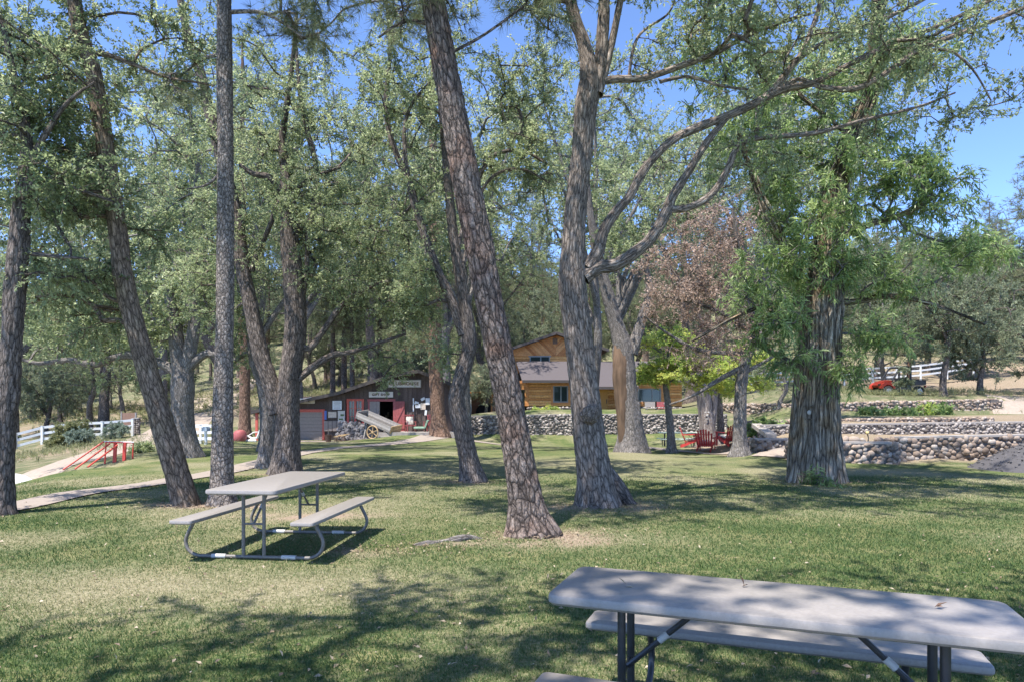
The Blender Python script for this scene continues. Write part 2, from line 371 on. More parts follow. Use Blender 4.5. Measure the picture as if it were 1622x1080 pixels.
def grow(rng, nodes, nrad, clusters, kind, dens=1.0, tip=.006, flat=0., bark_n=6, rmax=None):
    """branches from a given skeleton to leaf clusters; returns (branch Acc, leaf Acc)"""
    K = LEAF[kind]
    pos = [tuple(p) for p in nodes]; par = [-1] * len(nodes); rf = list(nrad); chains = []
    Pa = np.array(pos)
    C = np.asarray(clusters, float)
    d0 = np.array([np.min(np.linalg.norm(Pa - c, axis=1)) for c in C]); C = C[np.argsort(d0)]
    cnode = []
    cap = len(pos) + len(C) * 40
    buf = np.zeros((cap, 3)); buf[:len(pos)] = Pa; cnt = len(pos)
    wt = np.zeros(cap)   # small penalty for trunk vs. branch
    par = np.full(cap, -1); nsk = len(pos)
    for c in C:
        d = c - buf[:cnt]; dl = np.linalg.norm(d, axis=1) + 1e-6
        cost = dl * (1 + .7 * np.clip(-d[:, 2] / dl, 0, 1)) 
        i = int(np.argmin(cost)); p0 = buf[i]; ln = dl[i]
        k = max(2, min(30, int(ln / .28)))
        t = np.linspace(0, 1, k + 1)[1:, None]
        dirn = (c - p0) / ln
        side = rvec(rng, 1)[0]; side -= dirn * (side @ dirn)
        bend = side * ln * .14 + np.array([0, 0, ln * .10])
        wig = np.cumsum(rng.normal(size=(k, 3)), 0) * .028 * min(1., ln)
        wig -= t * wig[-1]
        pts = p0 + (c - p0) * t + bend * (4 * t * (1 - t)) * .7 + wig
        ids = []
        prev = i
        for q in pts:
            buf[cnt] = q; par[cnt] = prev; ids.append(cnt); prev = cnt; cnt += 1
        chains.append([i] + ids); cnode.append(prev)
    load = np.zeros(cnt)
    for j in cnode: load[j] += 1
    for j in range(cnt - 1, nsk - 1, -1): load[par[j]] += load[j]
    rad = tip * 1.25 * np.power(np.maximum(load, 1), .5)
    if rmax: rad = np.minimum(rad, rmax)
    br = Acc()
    for ch in chains:
        P = buf[ch]; R = np.concatenate([[rad[ch[1]] * 1.15], rad[ch[1:]]])
        R = np.minimum(R, rf[ch[0]] * .75) if ch[0] < nsk else R
        br.add(*ringtube(P, R, bark_n if R.max() > .012 else 4, lob=.1))
    nc = len(C); tw = K['tw']
    base = np.repeat(buf[cnode], tw, 0)
    back = np.repeat(buf[[par[j] for j in cnode]], tw, 0)
    pd = base - back; pd /= np.linalg.norm(pd, axis=1)[:, None] + 1e-9
    st = back + (base - back) * rng.uniform(0, 1, (nc * tw, 1))
    dv = rvec(rng, nc * tw) + pd * .5; dv[:, 2] = dv[:, 2] * (1 - flat) + (.15 if kind != 'willow' else .0)
    dv /= np.linalg.norm(dv, axis=1)[:, None]
    L_ = K['tl'] * rng.uniform(.5, 1.25, (nc * tw, 1))
    t = np.linspace(0, 1, 4)[None, :, None]
    P = st[:, None, :] + dv[:, None, :] * L_[:, None, :] * t
    P[:, :, 2] += (t[:, :, 0] ** 2) * (-.10 if kind in ('willow', 'brown') else -.05)
    P[:, 1:3] += rng.normal(size=(nc * tw, 2, 3)) * .03
    br.add(*batch_tubes(P, np.repeat(tip * np.array([[1.0, .75, .5, .3]]), nc * tw, 0), 3))
    lf = Acc()
    lvm_c = np.repeat(rng.uniform(.15, .85, nc), tw)
    if 'tufts' in K:
        for q in range(K['tufts']):
            tt = np.clip(1 - q * .3 + rng.normal(0, .06, (nc * tw, 1)), .1, 1)
            pp = P[:, 0] + (P[:, 3] - P[:, 0]) * tt; ax = P[:, 3] - P[:, 1]; ax /= np.linalg.norm(ax, axis=1)[:, None] + 1e-9
            sel = rng.uniform(size=len(pp)) < dens
            v, f, c = needles(rng, pp[sel], ax[sel], K['l'], K['w'], K['k'], lvm_c[sel]); lf.add(v, f, l=c)
    else:
        per = max(1, int(K['per'] * dens)); nn = nc * tw * per
        tt = rng.uniform(.12, 1.02, (nc * tw, per)) * 3; i0 = np.clip(tt.astype(int), 0, 2); fr = tt - i0
        idx = np.arange(nc * tw)[:, None]
        pp = P[idx, i0] + (P[idx, i0 + 1] - P[idx, i0]) * fr[:, :, None]
        ax = np.repeat((P[:, 3] - P[:, 0])[:, None], per, 1).reshape(-1, 3); ax /= np.linalg.norm(ax, axis=1)[:, None] + 1e-9
        pp = pp.reshape(-1, 3) + rng.normal(size=(nn, 3)) * .02
        v, f, c = leaves(rng, pp, ax * .6, K['l'], K['w'], K['droop'], lvm=np.repeat(lvm_c, per)); lf.add(v, f, l=c)
    return br, lf
def ellip(rng, c, r, n):
    p = rvec(rng, n) * (rng.uniform(0, 1, (n, 1)) ** (1 / 2.4)); return np.asarray(c) + p * np.asarray(r)

def photo_tree(name, label, cat, D, stems, envs, kind, bmat, lmat, seed=1, amp=.012, flare=.55, dens=1., seg=44, lob=.10,
               stretch=(14, 3), extra_nodes=None, tip=.006, group=None, flat=0., leaf_part='crown', rmax=None, ground=None, bmat2=None, k=1.0):
    """stems: lists of (px, py, width_px[, D]) measured on the tree; envs: leafy volumes (px,py,D,rpx,rpy,rd,n)"""
    rng = np.random.default_rng(seed)
    tr = Acc(); nodes = []; nr = []
    base = None
    for si, st in enumerate(stems):
        Q = []
        for s in st:
            d = s[3] if len(s) > 3 else D
            p = W(s[0], s[1], d); Q.append((*p, s[2] * (.90 if d < 18 else .95) * d / F / 2))
        Q = np.array(Q)
        if si == 0:
            g = tz(Q[0, 0], Q[0, 1]) if ground is None else ground
            base = np.array([Q[0, 0], Q[0, 1], g]); Q[0, 2] = g + .0
            Q = np.concatenate([[[Q[0, 0] + (Q[0,0]-Q[1,0])*.1, Q[0, 1], g - .3, Q[0, 3] * 1.03]], Q])
        rbig = Q[:, 3].max()
        C = catmull(Q, .045 if rbig > .09 else .07)
        C[:, 3] = np.maximum(C[:, 3], .004)
        n = seg if rbig > .12 else (18 if rbig > .05 else 9)
        v, f, b = ringtube(C[:, :3], C[:, 3], n, amp=amp * min(1, rbig / .15), seed=seed + si, flare=flare if si == 0 else 0,
                           groundz=base[2] if si == 0 else None, lob=lob, stretch=stretch)
        tr.add(v, f, b)
        sub = C[::5]; sel = sub[:, 2] > base[2] + 1.2
        nodes.append(sub[sel][:, :3]); nr.append(sub[sel][:, 3])
    nodes = np.concatenate(nodes); nr = np.concatenate(nr)
    t = thing(name, label, cat, base, group=group)
    tr.build('trunk', bmat, t, base)
    cl = []
    for (px, py, d, rpx, rpy, rd, n) in envs:
        cl.append(ellip(rng, W(px, py, d), (rpx * d / F, rd, rpy * d / F), max(1, int(n * k * (.75 if py < -90 else 1)))))
    if cl:
        cl = np.concatenate(cl)
        br, lf = grow(rng, nodes, nr, cl, kind, dens, tip=tip, flat=flat, rmax=rmax)
        br.build('branches', bmat2 or bmat, t, base); lf.build(leaf_part, lmat, t, base, smooth=False)
    return t

# prototypes for the woods behind
def proto_tree(name, h, spread, kind, bmat, lmat, seed, n=90, crown0=.35, trunk_r=.16, lean=.4, tip=.012, dens=1., forks=2, flat=.0):
    rng = np.random.default_rng(seed); tr = Acc(); nodes = []; nr = []
    k = 7; z = np.linspace(-.3, h * .8, k)
    Q = np.stack([np.cumsum(rng.normal(0, lean / k, k)), np.cumsum(rng.normal(0, lean / k, k)), z, np.linspace(trunk_r * 1.15, trunk_r * .25, k)], 1)
    Q[0, :2] = 0; Q[1, :2] = 0
    C = catmull(Q, .3); tr.add(*ringtube(C[:, :3], C[:, 3], 12, amp=.01, seed=seed, flare=.5, groundz=0., lob=.1))
    nodes.append(C[C[:, 2] > h * .18][::2, :3]); nr.append(C[C[:, 2] > h * .18][::2, 3])
    for fk in range(forks):
        i = int(len(C) * rng.uniform(.3, .5)); a = rng.uniform(0, 6.28)
        p0 = C[i]; tgt = np.array([math.cos(a) * spread * .3, math.sin(a) * spread * .3, h * rng.uniform(.55, .8)])
        mid = (p0[:3] + tgt) / 2 + rng.normal(0, .25, 3)
        Q2 = np.array([(*p0[:3], p0[3] * .7), (*mid, p0[3] * .5), (*tgt, p0[3] * .2)]); C2 = catmull(Q2, .3)
        tr.add(*ringtube(C2[:, :3], C2[:, 3], 8, amp=.006, seed=seed + fk, lob=.1)); nodes.append(C2[1:, :3]); nr.append(C2[1:, 3])
    zc = h * (crown0 + 1) / 2
    cl = ellip(rng, (0, 0, zc), (spread / 2, spread / 2, h * (1 - crown0) / 2), n)
    br, lf = grow(rng, np.concatenate(nodes), np.concatenate(nr), cl, kind, dens, tip=tip, flat=flat, bark_n=5)
    t = thing(name, None, None)
    tr.build('trunk', bmat, t, 0.); br.build('branches', bmat, t, 0.); lf.build('crown', lmat, t, 0., smooth=False)
    return t
def proto_pine(name, h, spread, bmat, lmat, seed, crown0=.35, trunk_r=.2, whorls=20, tip=.014):
    rng = np.random.default_rng(seed); tr = Acc()
    k = 9; z = np.linspace(-.3, h, k)
    Q = np.stack([np.cumsum(rng.normal(0, .06, k)), np.cumsum(rng.normal(0, .06, k)), z, np.linspace(trunk_r * 1.1, .03, k)], 1); Q[:2, :2] = 0
    C = catmull(Q, .5); tr.add(*ringtube(C[:, :3], C[:, 3], 12, amp=.012, seed=seed, flare=.35, groundz=0., lob=.06))
    cl = []
    for i in range(whorls):
        u = i / (whorls - 1); zz = h * (crown0 + (1 - crown0) * u); R = spread / 2 * (1 - u) ** .7 * (.6 + .4 * min(1, u * 4)) + .25
        nb = rng.integers(3, 6); a0 = rng.uniform(0, 6.28)
        for b in range(nb):
            a = a0 + b * 6.28 / nb + rng.normal(0, .3); rr = R * rng.uniform(.65, 1.1)
            m = max(1, int(rr / .75))
            for q in range(m):
                r = rr * (q + 1) / m; cl.append((math.cos(a) * r, math.sin(a) * r, zz + r * rng.uniform(-.12, .22)))
    nodes = C[C[:, 2] > h * crown0 * .8]
    br, lf = grow(rng, nodes[:, :3], nodes[:, 3], np.array(cl), 'pinefar', 1., tip=tip, bark_n=5)
    t = thing(name, None, None)
    tr.build('trunk', bmat, t, 0.); br.build('branches', bmat, t, 0.); lf.build('crown', lmat, t, 0., smooth=False)
    return t
# ------------------------------------------------------------------ world, sun, camera
world = bpy.data.worlds.new("World"); scene.world = world; world.use_nodes = True
wn = world.node_tree; bg = wn.nodes['Background']
TS = Vector((-.30, -.34, 1.0)).normalized()
sky = wn.nodes.new('ShaderNodeTexSky'); sky.sky_type = 'NISHITA'; sky.sun_disc = False
sky.sun_elevation = math.asin(TS.z); sky.sun_rotation = math.atan2(TS.x, TS.y)
sky.air_density = .45; sky.dust_density = .25; sky.ozone_density = 4.5; sky.altitude = 2200
wn.links.new(sky.outputs[0], bg.inputs[0]); bg.inputs[1].default_value = .15
sl = bpy.data.lights.new('sun', 'SUN'); sl.energy = 2.35; sl.angle = math.radians(.53); sl.color = (1, .95, .87)
so = bpy.data.objects.new('sun', sl); COL.objects.link(so); so.rotation_euler = TS.to_track_quat('Z', 'Y').to_euler(); so.location = (0, 0, 40)
cam = bpy.data.cameras.new('camera'); co = bpy.data.objects.new('camera', cam); COL.objects.link(co); scene.camera = co
co.location = (0, 0, EYE); co.rotation_euler = (math.radians(90), 0, 0)
cam.sensor_width = 36; cam.lens = 36 * F / 1622; cam.shift_y = (HOR - 540) / 1622; cam.clip_end = 2000; cam.clip_start = .05
scene.view_settings.view_transform = 'Standard'; scene.view_settings.look = 'None'; scene.view_settings.exposure = 2.14; scene.view_settings.gamma = 1
scene.render.engine = 'CYCLES'
scene.cycles.max_bounces = 8; scene.cycles.diffuse_bounces = 4; scene.cycles.glossy_bounces = 2; scene.cycles.transmission_bounces = 8; scene.cycles.transparent_max_bounces = 6

# ------------------------------------------------------------------ materials
def groundmat():
    m, nt, b = newmat('ground')
    ge = N(nt, 'ShaderNodeNewGeometry'); at = N(nt, 'ShaderNodeAttribute', attribute_name='gmask')
    sp = N(nt, 'ShaderNodeSeparateColor'); L(nt, at, 'Color', sp, 0)
    n1 = N(nt, 'ShaderNodeTexNoise', Scale=1.3, Detail=6.0, Roughness=.65); L(nt, ge, 'Position', n1, 'Vector')
    n2 = N(nt, 'ShaderNodeTexNoise', Scale=26.0, Detail=4.0, Roughness=.7); L(nt, ge, 'Position', n2, 'Vector')
    n3 = N(nt, 'ShaderNodeTexNoise', Scale=110.0, Detail=3.0); L(nt, ge, 'Position', n3, 'Vector')
    ad = N(nt, 'ShaderNodeMath', operation='MULTIPLY_ADD'); L(nt, n2, 'Fac', ad, 0); ad.inputs[1].default_value = .6
    mm = N(nt, 'ShaderNodeMath', operation='MULTIPLY'); L(nt, n1, 'Fac', mm, 0); mm.inputs[1].default_value = .7; L(nt, mm, 0, ad, 2)
    gr = ramp(nt, [(.42, (.042, .075, .024)), (.62, (.092, .125, .042)), (.80, (.21, .195, .09))]); L(nt, ad, 0, gr, 'Fac')
    dr = ramp(nt, [(.35, (.18, .165, .095)), (.55, (.29, .26, .165)), (.75, (.40, .355, .25))]); L(nt, n2, 'Fac', dr, 'Fac')
    di = ramp(nt, [(.3, (.20, .145, .105)), (.55, (.34, .255, .195)), (.75, (.45, .36, .29))]); L(nt, n2, 'Fac', di, 'Fac')
    wo = ramp(nt, [(.3, (.09, .11, .05)), (.48, (.13, .14, .075)), (.62, (.25, .21, .14)), (.72, (.10, .125, .05))]); L(nt, n1, 'Fac', wo, 'Fac')
    def soft(ch, amt=.55):
        a = N(nt, 'ShaderNodeMath', operation='MULTIPLY_ADD'); L(nt, n2, 'Fac', a, 0); a.inputs[1].default_value = amt
        s = N(nt, 'ShaderNodeMath', operation='SUBTRACT'); L(nt, sp, ch, s, 0); s.inputs[1].default_value = amt * .5; L(nt, s, 0, a, 2)
        c = N(nt, 'ShaderNodeClamp'); L(nt, a, 0, c, 0); return c
    def mix(f, a, ai, c, ci):
        x = N(nt, 'ShaderNodeMixRGB'); L(nt, f, 0, x, 0); L(nt, a, ai, x, 1); L(nt, c, ci, x, 2); return x
    x = mix(soft(0), gr, 0, dr, 0); x = mix(soft(2, .2), x, 0, wo, 0); x = mix(soft(1), x, 0, di, 0)
    r3 = ramp(nt, [(.3, (.62, .62, .62)), (.7, (1.25, 1.25, 1.25))]); L(nt, n3, 'Fac', r3, 'Fac')
    mu = N(nt, 'ShaderNodeMixRGB', Fac=1.0); mu.blend_type = 'MULTIPLY'; L(nt, x, 0, mu, 1); L(nt, r3, 0, mu, 2)
    L(nt, mu, 0, b, 'Base Color'); b.inputs['Roughness'].default_value = .95; b.inputs['Specular IOR Level'].default_value = .1
    bp = N(nt, 'ShaderNodeBump', Strength=.6, Distance=.03); L(nt, n3, 'Fac', bp, 'Height'); L(nt, bp, 'Normal', b, 'Normal')
    return m
def lvmat(name, stops, rough=.8, scale=40, bump=.3, dist=.01, spec=.25):
    m, nt, b = newmat(name)
    at = N(nt, 'ShaderNodeAttribute', attribute_name='lv'); r = ramp(nt, stops); L(nt, at, 'Fac', r, 'Fac')
    tc = N(nt, 'ShaderNodeTexCoord'); no = N(nt, 'ShaderNodeTexNoise', Scale=scale, Detail=5.0, Roughness=.65); L(nt, tc, 'Object', no, 'Vector')
    r2 = ramp(nt, [(.3, (.7, .7, .7)), (.7, (1.2, 1.2, 1.2))]); L(nt, no, 'Fac', r2, 'Fac')
    mu = N(nt, 'ShaderNodeMixRGB', Fac=1.0); mu.blend_type = 'MULTIPLY'; L(nt, r, 0, mu, 1); L(nt, r2, 0, mu, 2); L(nt, mu, 0, b, 'Base Color')
    b.inputs['Roughness'].default_value = rough; b.inputs['Specular IOR Level'].default_value = spec
    bp = N(nt, 'ShaderNodeBump', Strength=bump, Distance=dist); L(nt, no, 'Fac', bp, 'Height'); L(nt, bp, 'Normal', b, 'Normal')
    return m
def glassmat(name, c=(.02, .03, .03)):
    m, nt, b = newmat(name); b.inputs['Base Color'].default_value = (*c, 1); b.inputs['Roughness'].default_value = .06; b.inputs['Specular IOR Level'].default_value = .4; return m
M = dict(
    ground=groundmat(),
    oakbark=bark('oak_bark', (.055, .043, .036), (.30, .25, .21), (.56, .495, .44), 20, 4.6),
    brownbark=bark('brown_oak_bark', (.055, .04, .03), (.29, .22, .165), (.52, .43, .35), 19, 5, moss=(.9, .93, .85)),
    oakdark=bark('dark_oak_bark', (.036, .03, .027), (.215, .18, .158), (.48, .425, .38), 22, 5.5),
    pinebark=bark('pine_bark', (.028, .022, .02), (.27, .22, .19), (.58, .525, .48), 13.5, 5.5, amount=1.5, moss=(1.08, .86, .76)),
    redpine=bark('orange_pine_bark', (.07, .04, .03), (.27, .175, .125), (.42, .31, .235), 15, 4),
    scalebark=bark('scaly_bark', (.04, .034, .03), (.31, .27, .24), (.64, .59, .545), 22, 12),
    willowbark=bark('willow_bark', (.08, .066, .052), (.43, .375, .30), (.70, .64, .55), 13, 1.3, amount=2.2, moss=(1.05, .88, .68)),
    greybark=bark('grey_bark', (.08, .072, .066), (.25, .23, .215), (.42, .395, .37), 24, 6),
    deadwood=bark('dead_wood', (.13, .11, .1), (.32, .28, .255), (.50, .46, .43), 20, 2),
    heartwood=simple('split_wood', (.13, .082, .052), .85, var=.4, scale=9, bump=.6, stretch=(1, 1, .15)),
    oakleaf=leafmat('oak_leaf', [(.0, (.11, .145, .066)), (.5, (.235, .28, .138)), (1., (.42, .455, .25))], trans=.5, rough=.42, spec=.45),
    oakleaf2=leafmat('grey_oak_leaf', [(.0, (.105, .145, .065)), (.5, (.22, .265, .13)), (1., (.37, .405, .23))], trans=.48, rough=.45),
    willowleaf=leafmat('willow_leaf', [(.0, (.085, .14, .045)), (.5, (.19, .27, .09)), (1., (.38, .46, .2))], trans=.5, rough=.4, spec=.5),
    brownleaf=leafmat('brown_leaf', [(.0, (.14, .095, .07)), (.5, (.31, .22, .17)), (1., (.50, .38, .31))], trans=.35),
    limeleaf=leafmat('lime_leaf', [(.0, (.20, .30, .07)), (.5, (.38, .45, .11)), (1., (.54, .52, .15))], trans=.48),
    needle=leafmat('pine_needle', [(.0, (.085, .105, .05)), (.5, (.16, .185, .09)), (1., (.27, .285, .15))], trans=.35),
    juniper=leafmat('juniper_leaf', [(.0, (.10, .13, .075)), (.5, (.19, .22, .13)), (1., (.30, .33, .21))], trans=.35),
    farleaf=leafmat('far_leaf', [(.0, (.09, .12, .06)), (.5, (.17, .2, .105)), (1., (.27, .30, .16))], trans=.35),
    shrub=leafmat('shrub_leaf', [(.0, (.09, .105, .045)), (.5, (.18, .195, .09)), (1., (.30, .30, .15))], trans=.4),
    sage=leafmat('sage_leaf', [(.0, (.11, .15, .11)), (.5, (.2, .25, .2)), (1., (.3, .35, .27))], trans=.35),
    grass=leafmat('grass_blade', [(.0, (.038, .078, .022)), (.4, (.085, .138, .040)), (.65, (.20, .20, .085)), (1., (.44, .38, .24))], trans=.3, rough=.6),
    dryleaf=leafmat('dry_leaf', [(.0, (.13, .09, .06)), (.5, (.28, .21, .135)), (1., (.46, .38, .28))], trans=.15),
    concrete=simple('concrete_path', (.27, .225, .19), .9, var=.12, scale=14, bump=.15),
    gravelroad=simple('gravel_road', (.30, .245, .20), .95, var=.18, scale=9, bump=.3),
    plastic=simple('table_plastic', (.26, .236, .218), .42, var=.10, scale=60, bump=.06, spec=.5),
    putty=simple('table_edge_plastic', (.56, .55, .51), .5, var=.05, scale=30),
    tubepaint=simple('bronze_tube', (.15, .135, .12), .4, var=.15, scale=30, spec=.5),
    tubeblack=simple('black_tube', (.035, .035, .038), .35, var=.15, scale=30, spec=.5),
    footcap=simple('grey_foot', (.45, .44, .42), .5),
    white=simple('white_paint', (.68, .68, .67), .5, var=.05, scale=6),
    red=simple('red_paint', (.50, .055, .04), .45, var=.15, scale=10),
    redwood=simple('red_painted_wood', (.52, .055, .05), .5, var=.2, scale=12),
    trimred=simple('trim_red', (.52, .11, .08), .6, var=.15, scale=12),
    doorred=simple('door_red', (.33, .09, .09), .6, var=.15, scale=12),
    brown=lvmat('brown_boards', [(0, (.09, .066, .06)), (1, (.145, .11, .10))], .85, 14),
    taupe=simple('taupe_panel', (.30, .245, .22), .75, var=.1, scale=8),
    log=lvmat('log_siding', [(0, (.44, .19, .06)), (.5, (.58, .28, .095)), (1, (.68, .38, .15))], .6, 8, .2),
    cedar=lvmat('cedar_boards', [(0, (.36, .135, .045)), (.5, (.50, .22, .08)), (1, (.60, .30, .12))], .65, 8, .2),
    shingle=simple('grey_shingle', (.09, .077, .08), .95, var=.14, scale=30, bump=.3),
    darkroof=simple('dark_fascia', (.06, .05, .047), .8, var=.15),
    metalroof=simple('pale_roof_edge', (.33, .31, .31), .5, var=.15),
    glass=glassmat('window_glass'), dark=simple('painted_shade', (.012, .011, .012), .9),  # dark: near-black colour standing in for unlit depth
    greyframe=simple('grey_window_frame', (.20, .21, .21), .5),
    cobble=lvmat('cobbles', [(0, (.14, .105, .082)), (.3, (.25, .19, .15)), (.55, (.33, .245, .185)), (.8, (.32, .27, .23)), (1, (.42, .36, .31))], .8, 30, .3),
    cobblegrey=lvmat('grey_cobbles', [(0, (.12, .105, .093)), (.5, (.26, .225, .20)), (1, (.44, .39, .35))], .85, 24, .3),
    mortar=simple('wall_mortar', (.12, .105, .097), .95, var=.2, scale=20, bump=.3),
    coping=simple('wall_coping', (.30, .27, .245), .9, var=.12, scale=12, bump=.2),
    gravelpile=lvmat('grey_gravel', [(0, (.05, .047, .05)), (.5, (.085, .08, .083)), (1, (.17, .16, .16))], .9, 60, .5),
    rock=lvmat('dark_rock', [(0, (.12, .11, .115)), (1, (.26, .245, .25))], .9, 10, .8, .05),
    oldwood=lvmat('weathered_wood', [(0, (.15, .138, .13)), (1, (.36, .335, .315))], .85, 12, .5),
    tanwood=simple('tan_wood', (.42, .29, .16), .8, var=.3, scale=10, bump=.3),
    sign=simple('cream_sign', (.62, .56, .50), .7, var=.06), signtext=simple('sign_letters', (.10, .05, .03), .7), signgold=simple('gold_letters', (.17, .10, .03), .6),
    paper=simple('paper', (.70, .71, .74), .8, var=.06), poster=simple('poster_paper', (.60, .50, .42), .8, var=.2, scale=9), blue=simple('blue_plate', (.10, .16, .42), .5),
    utvred=simple('buggy_red', (.40, .045, .018), .35, var=.08, spec=.6), utvblack=simple('buggy_black', (.025, .026, .03), .45), tyre=simple('tyre_rubber', (.03, .03, .03), .85, bump=.3), rim=simple('wheel_rim', (.34, .34, .35), .35, metal=.6),
    terracotta=simple('dark_pot', (.10, .06, .05), .6), cushion=simple('cushion', (.56, .52, .45), .9), greencloth=simple('green_cloth', (.22, .33, .25), .9),
    iron=simple('rusty_iron', (.14, .085, .06), .8, var=.3), stoneorn=simple('painted_stone', (.40, .38, .35), .8),
    greenmetal=simple('pale_green_metal', (.40, .47, .40), .5),
)

# ------------------------------------------------------------------ ground sheet
def seg_dist(x, y, poly):
    d = np.full(len(x), 1e9)
    for (x0, y0), (x1, y1) in zip(poly[:-1], poly[1:]):
        dx, dy = x1 - x0, y1 - y0; t = np.clip(((x-x0)*dx + (y-y0)*dy) / (dx*dx+dy*dy), 0, 1)
        d = np.minimum(d, np.hypot(x - x0 - t*dx, y - y0 - t*dy))
    return d
def GX(px, D): return (X(px, D), D)
def masks(x, y):
    """r dry, g bare dirt, b wild woodland floor"""
    n = noise2(x, y, 2.1, 3); n2 = noise2(x, y, .5, 2)
    dry = np.clip((n - .47) * 4.2, 0, 1) * .8
    # straw patch around the left table foreground and mid lawn
    for (cx, cy, rx, ry, a) in ((-2.6, 5.9, 3.2, 1.0, 1.0), (.2, 10.2, 2.4, 1.5, .55), (3.4, 11.5, 3, 1.2, .55), (1.8, 19, 4.5, 2.4, .75), (-7, 12, 3, 1, .35), (.9, 8.2, 1.6, .9, .6), (-2, 30, 5, 2, .4), (12, 36, 3, 4, 1.0), (5, 10, 2.5, .8, .5)):
        dry = np.maximum(dry, a * np.exp(-(((x-cx)/rx)**2 + ((y-cy)/ry)**2)) * (.55 + .9 * n2))
    for (cx, cy, rx, ry) in ((2.5, 4.2, 3.5, 1.6), (-1.5, 3.6, 1.5, .8), (5, 8, 2.5, 1.5)):
        dry *= 1 - .6 * np.exp(-(((x-cx)/rx)**2 + ((y-cy)/ry)**2))
    dirt = np.zeros(len(x))
    for (cx, cy, rx, ry) in ((.40, 8.15, .75, .45), (.50, 7.75, .6, .22), (1.35, 10.7, .8, .45), (-4.9, 10.8, .7, .35), (-4.4, 10.75, .5, .3), (-1.55, 7.35, .55, .22), (-.55, 7.85, .4, .12), (1.3, 10.6, .55, .22), (-5.1, 10.9, .7, .3), (-4.3, 10.8, .6, .25), (-3.0, 9.8, .9, .35), (7.0, 14.1, 1.0, .45), (4.4, 25, 1.2, .5), (-1.0, 14.2, .6, .3), (-5.6, 15.8, 1, .4)):
        dirt = np.maximum(dirt, np.exp(-(((x-cx)/rx)**2 + ((y-cy)/ry)**2)) * 1.25 * np.clip((n2 - .22) * 2.4, 0, 1.3))
    # outline of the lawn: beyond it, woodland floor / bare bank
    left = [GX(-200, 14), GX(0, 15.2), GX(100, 18.4), GX(205, 22.5), GX(290, 27), GX(345, 33), GX(420, 40)]
    wild = np.zeros(len(x))
    lx = np.array([p[0] for p in left]); ly = np.array([p[1] for p in left])
    edge = np.interp(x, lx, ly, left=ly[0], right=41.)
    wild = np.where(x < lx[-1], np.clip((y - edge) / .6, 0, 1), wild)
    wild = np.where((x >= lx[-1]) & (x < 0), np.clip((y - 42) / .8, 0, 1), wild)
    wild = np.where((x >= 0) & (x < 13), np.clip((y - 50) / .8, 0, 1), wild)
    re = np.interp(x, [13, 16, 30], [39, 36, 33]); wild = np.where(x >= 13, np.maximum(wild, np.clip((y - re - 3) / .8, 0, 1)), wild)
    wild = np.maximum(wild, np.clip((np.abs(x) - 26) / 3, 0, 1))
    terr = np.clip((x - 7.6) / .3, 0, 1) * np.clip((y - 18.9) / .3, 0, 1) * np.clip((35 - y) / 2, 0, 1)
    dirt = np.maximum(dirt, terr * .75)
    bank = np.clip(1 - np.abs(y - 34 + .25 * (x + 25)) / 4.5, 0, 1) * np.clip((-15 - x) / 3, 0, 1)
    dirt = np.maximum(dirt, bank * (.3 + n))
    hillr = np.clip((x - 24) / 6, 0, 1) * np.clip((y - 40) / 4, 0, 1) * np.clip((75 - y) / 10, 0, 1)
    dirt = np.maximum(dirt, hillr * (.35 + n2 * .7))
    dirt = np.maximum(dirt, np.clip((y - 46) / 3, 0, 1) * np.clip((95 - y) / 30, 0, 1) * np.clip(-x / 4, 0, 1) * n * .95)
    return dry, np.clip(dirt, 0, 1), wild
def graded(lo, hi, f0, f1, fine, growth=1.12):
    c = list(np.arange(f0, f1 + 1e-6, fine)); s = fine; p = f1
    while p < hi: s = min(s * growth, 14); p += s; c.append(p)
    s = fine; p = f0
    while p > lo: s = min(s * growth, 14); p -= s; c.insert(0, p)
    return np.array(c)
gx = graded(-420, 420, -13, 15, .22); gy = graded(-60, 560, 1, 45, .22)
GXX, GYY = np.meshgrid(gx, gy)
gz = terrain(GXX.ravel(), GYY.ravel())
nx, ny = len(gx), len(gy)
i, j = np.meshgrid(np.arange(ny - 1), np.arange(nx - 1), indexing='ij')
gf = np.stack([i*nx+j, i*nx+j+1, (i+1)*nx+j+1, (i+1)*nx+j], 2).reshape(-1, 4)
ground = npmesh('ground', np.stack([GXX.ravel(), GYY.ravel(), gz], 1), gf, M['ground'], smooth=True)
md, mt_, mw = masks(GXX.ravel(), GYY.ravel())
ca = ground.data.attributes.new('gmask', 'FLOAT_COLOR', 'POINT')
ca.data.foreach_set('color', np.stack([md, mt_, mw, np.ones_like(md)], 1).astype(np.float32).ravel())
tag(ground, kind='structure')
def gtri_z(x, y):
    """height of the built ground sheet at x,y (bilinear)"""
    x = np.atleast_1d(np.asarray(x, float)); y = np.atleast_1d(np.asarray(y, float)); Z = gz.reshape(ny, nx)
    a = np.clip(np.searchsorted(gx, x) - 1, 0, nx - 2); b = np.clip(np.searchsorted(gy, y) - 1, 0, ny - 2)
    u = (x - gx[a]) / (gx[a+1] - gx[a]); v = (y - gy[b]) / (gy[b+1] - gy[b])
    return Z[b, a]*(1-u)*(1-v) + Z[b, a+1]*u*(1-v) + Z[b+1, a]*(1-u)*v + Z[b+1, a+1]*u*v
def gzf(x, y): return float(gtri_z(x, y)[0])
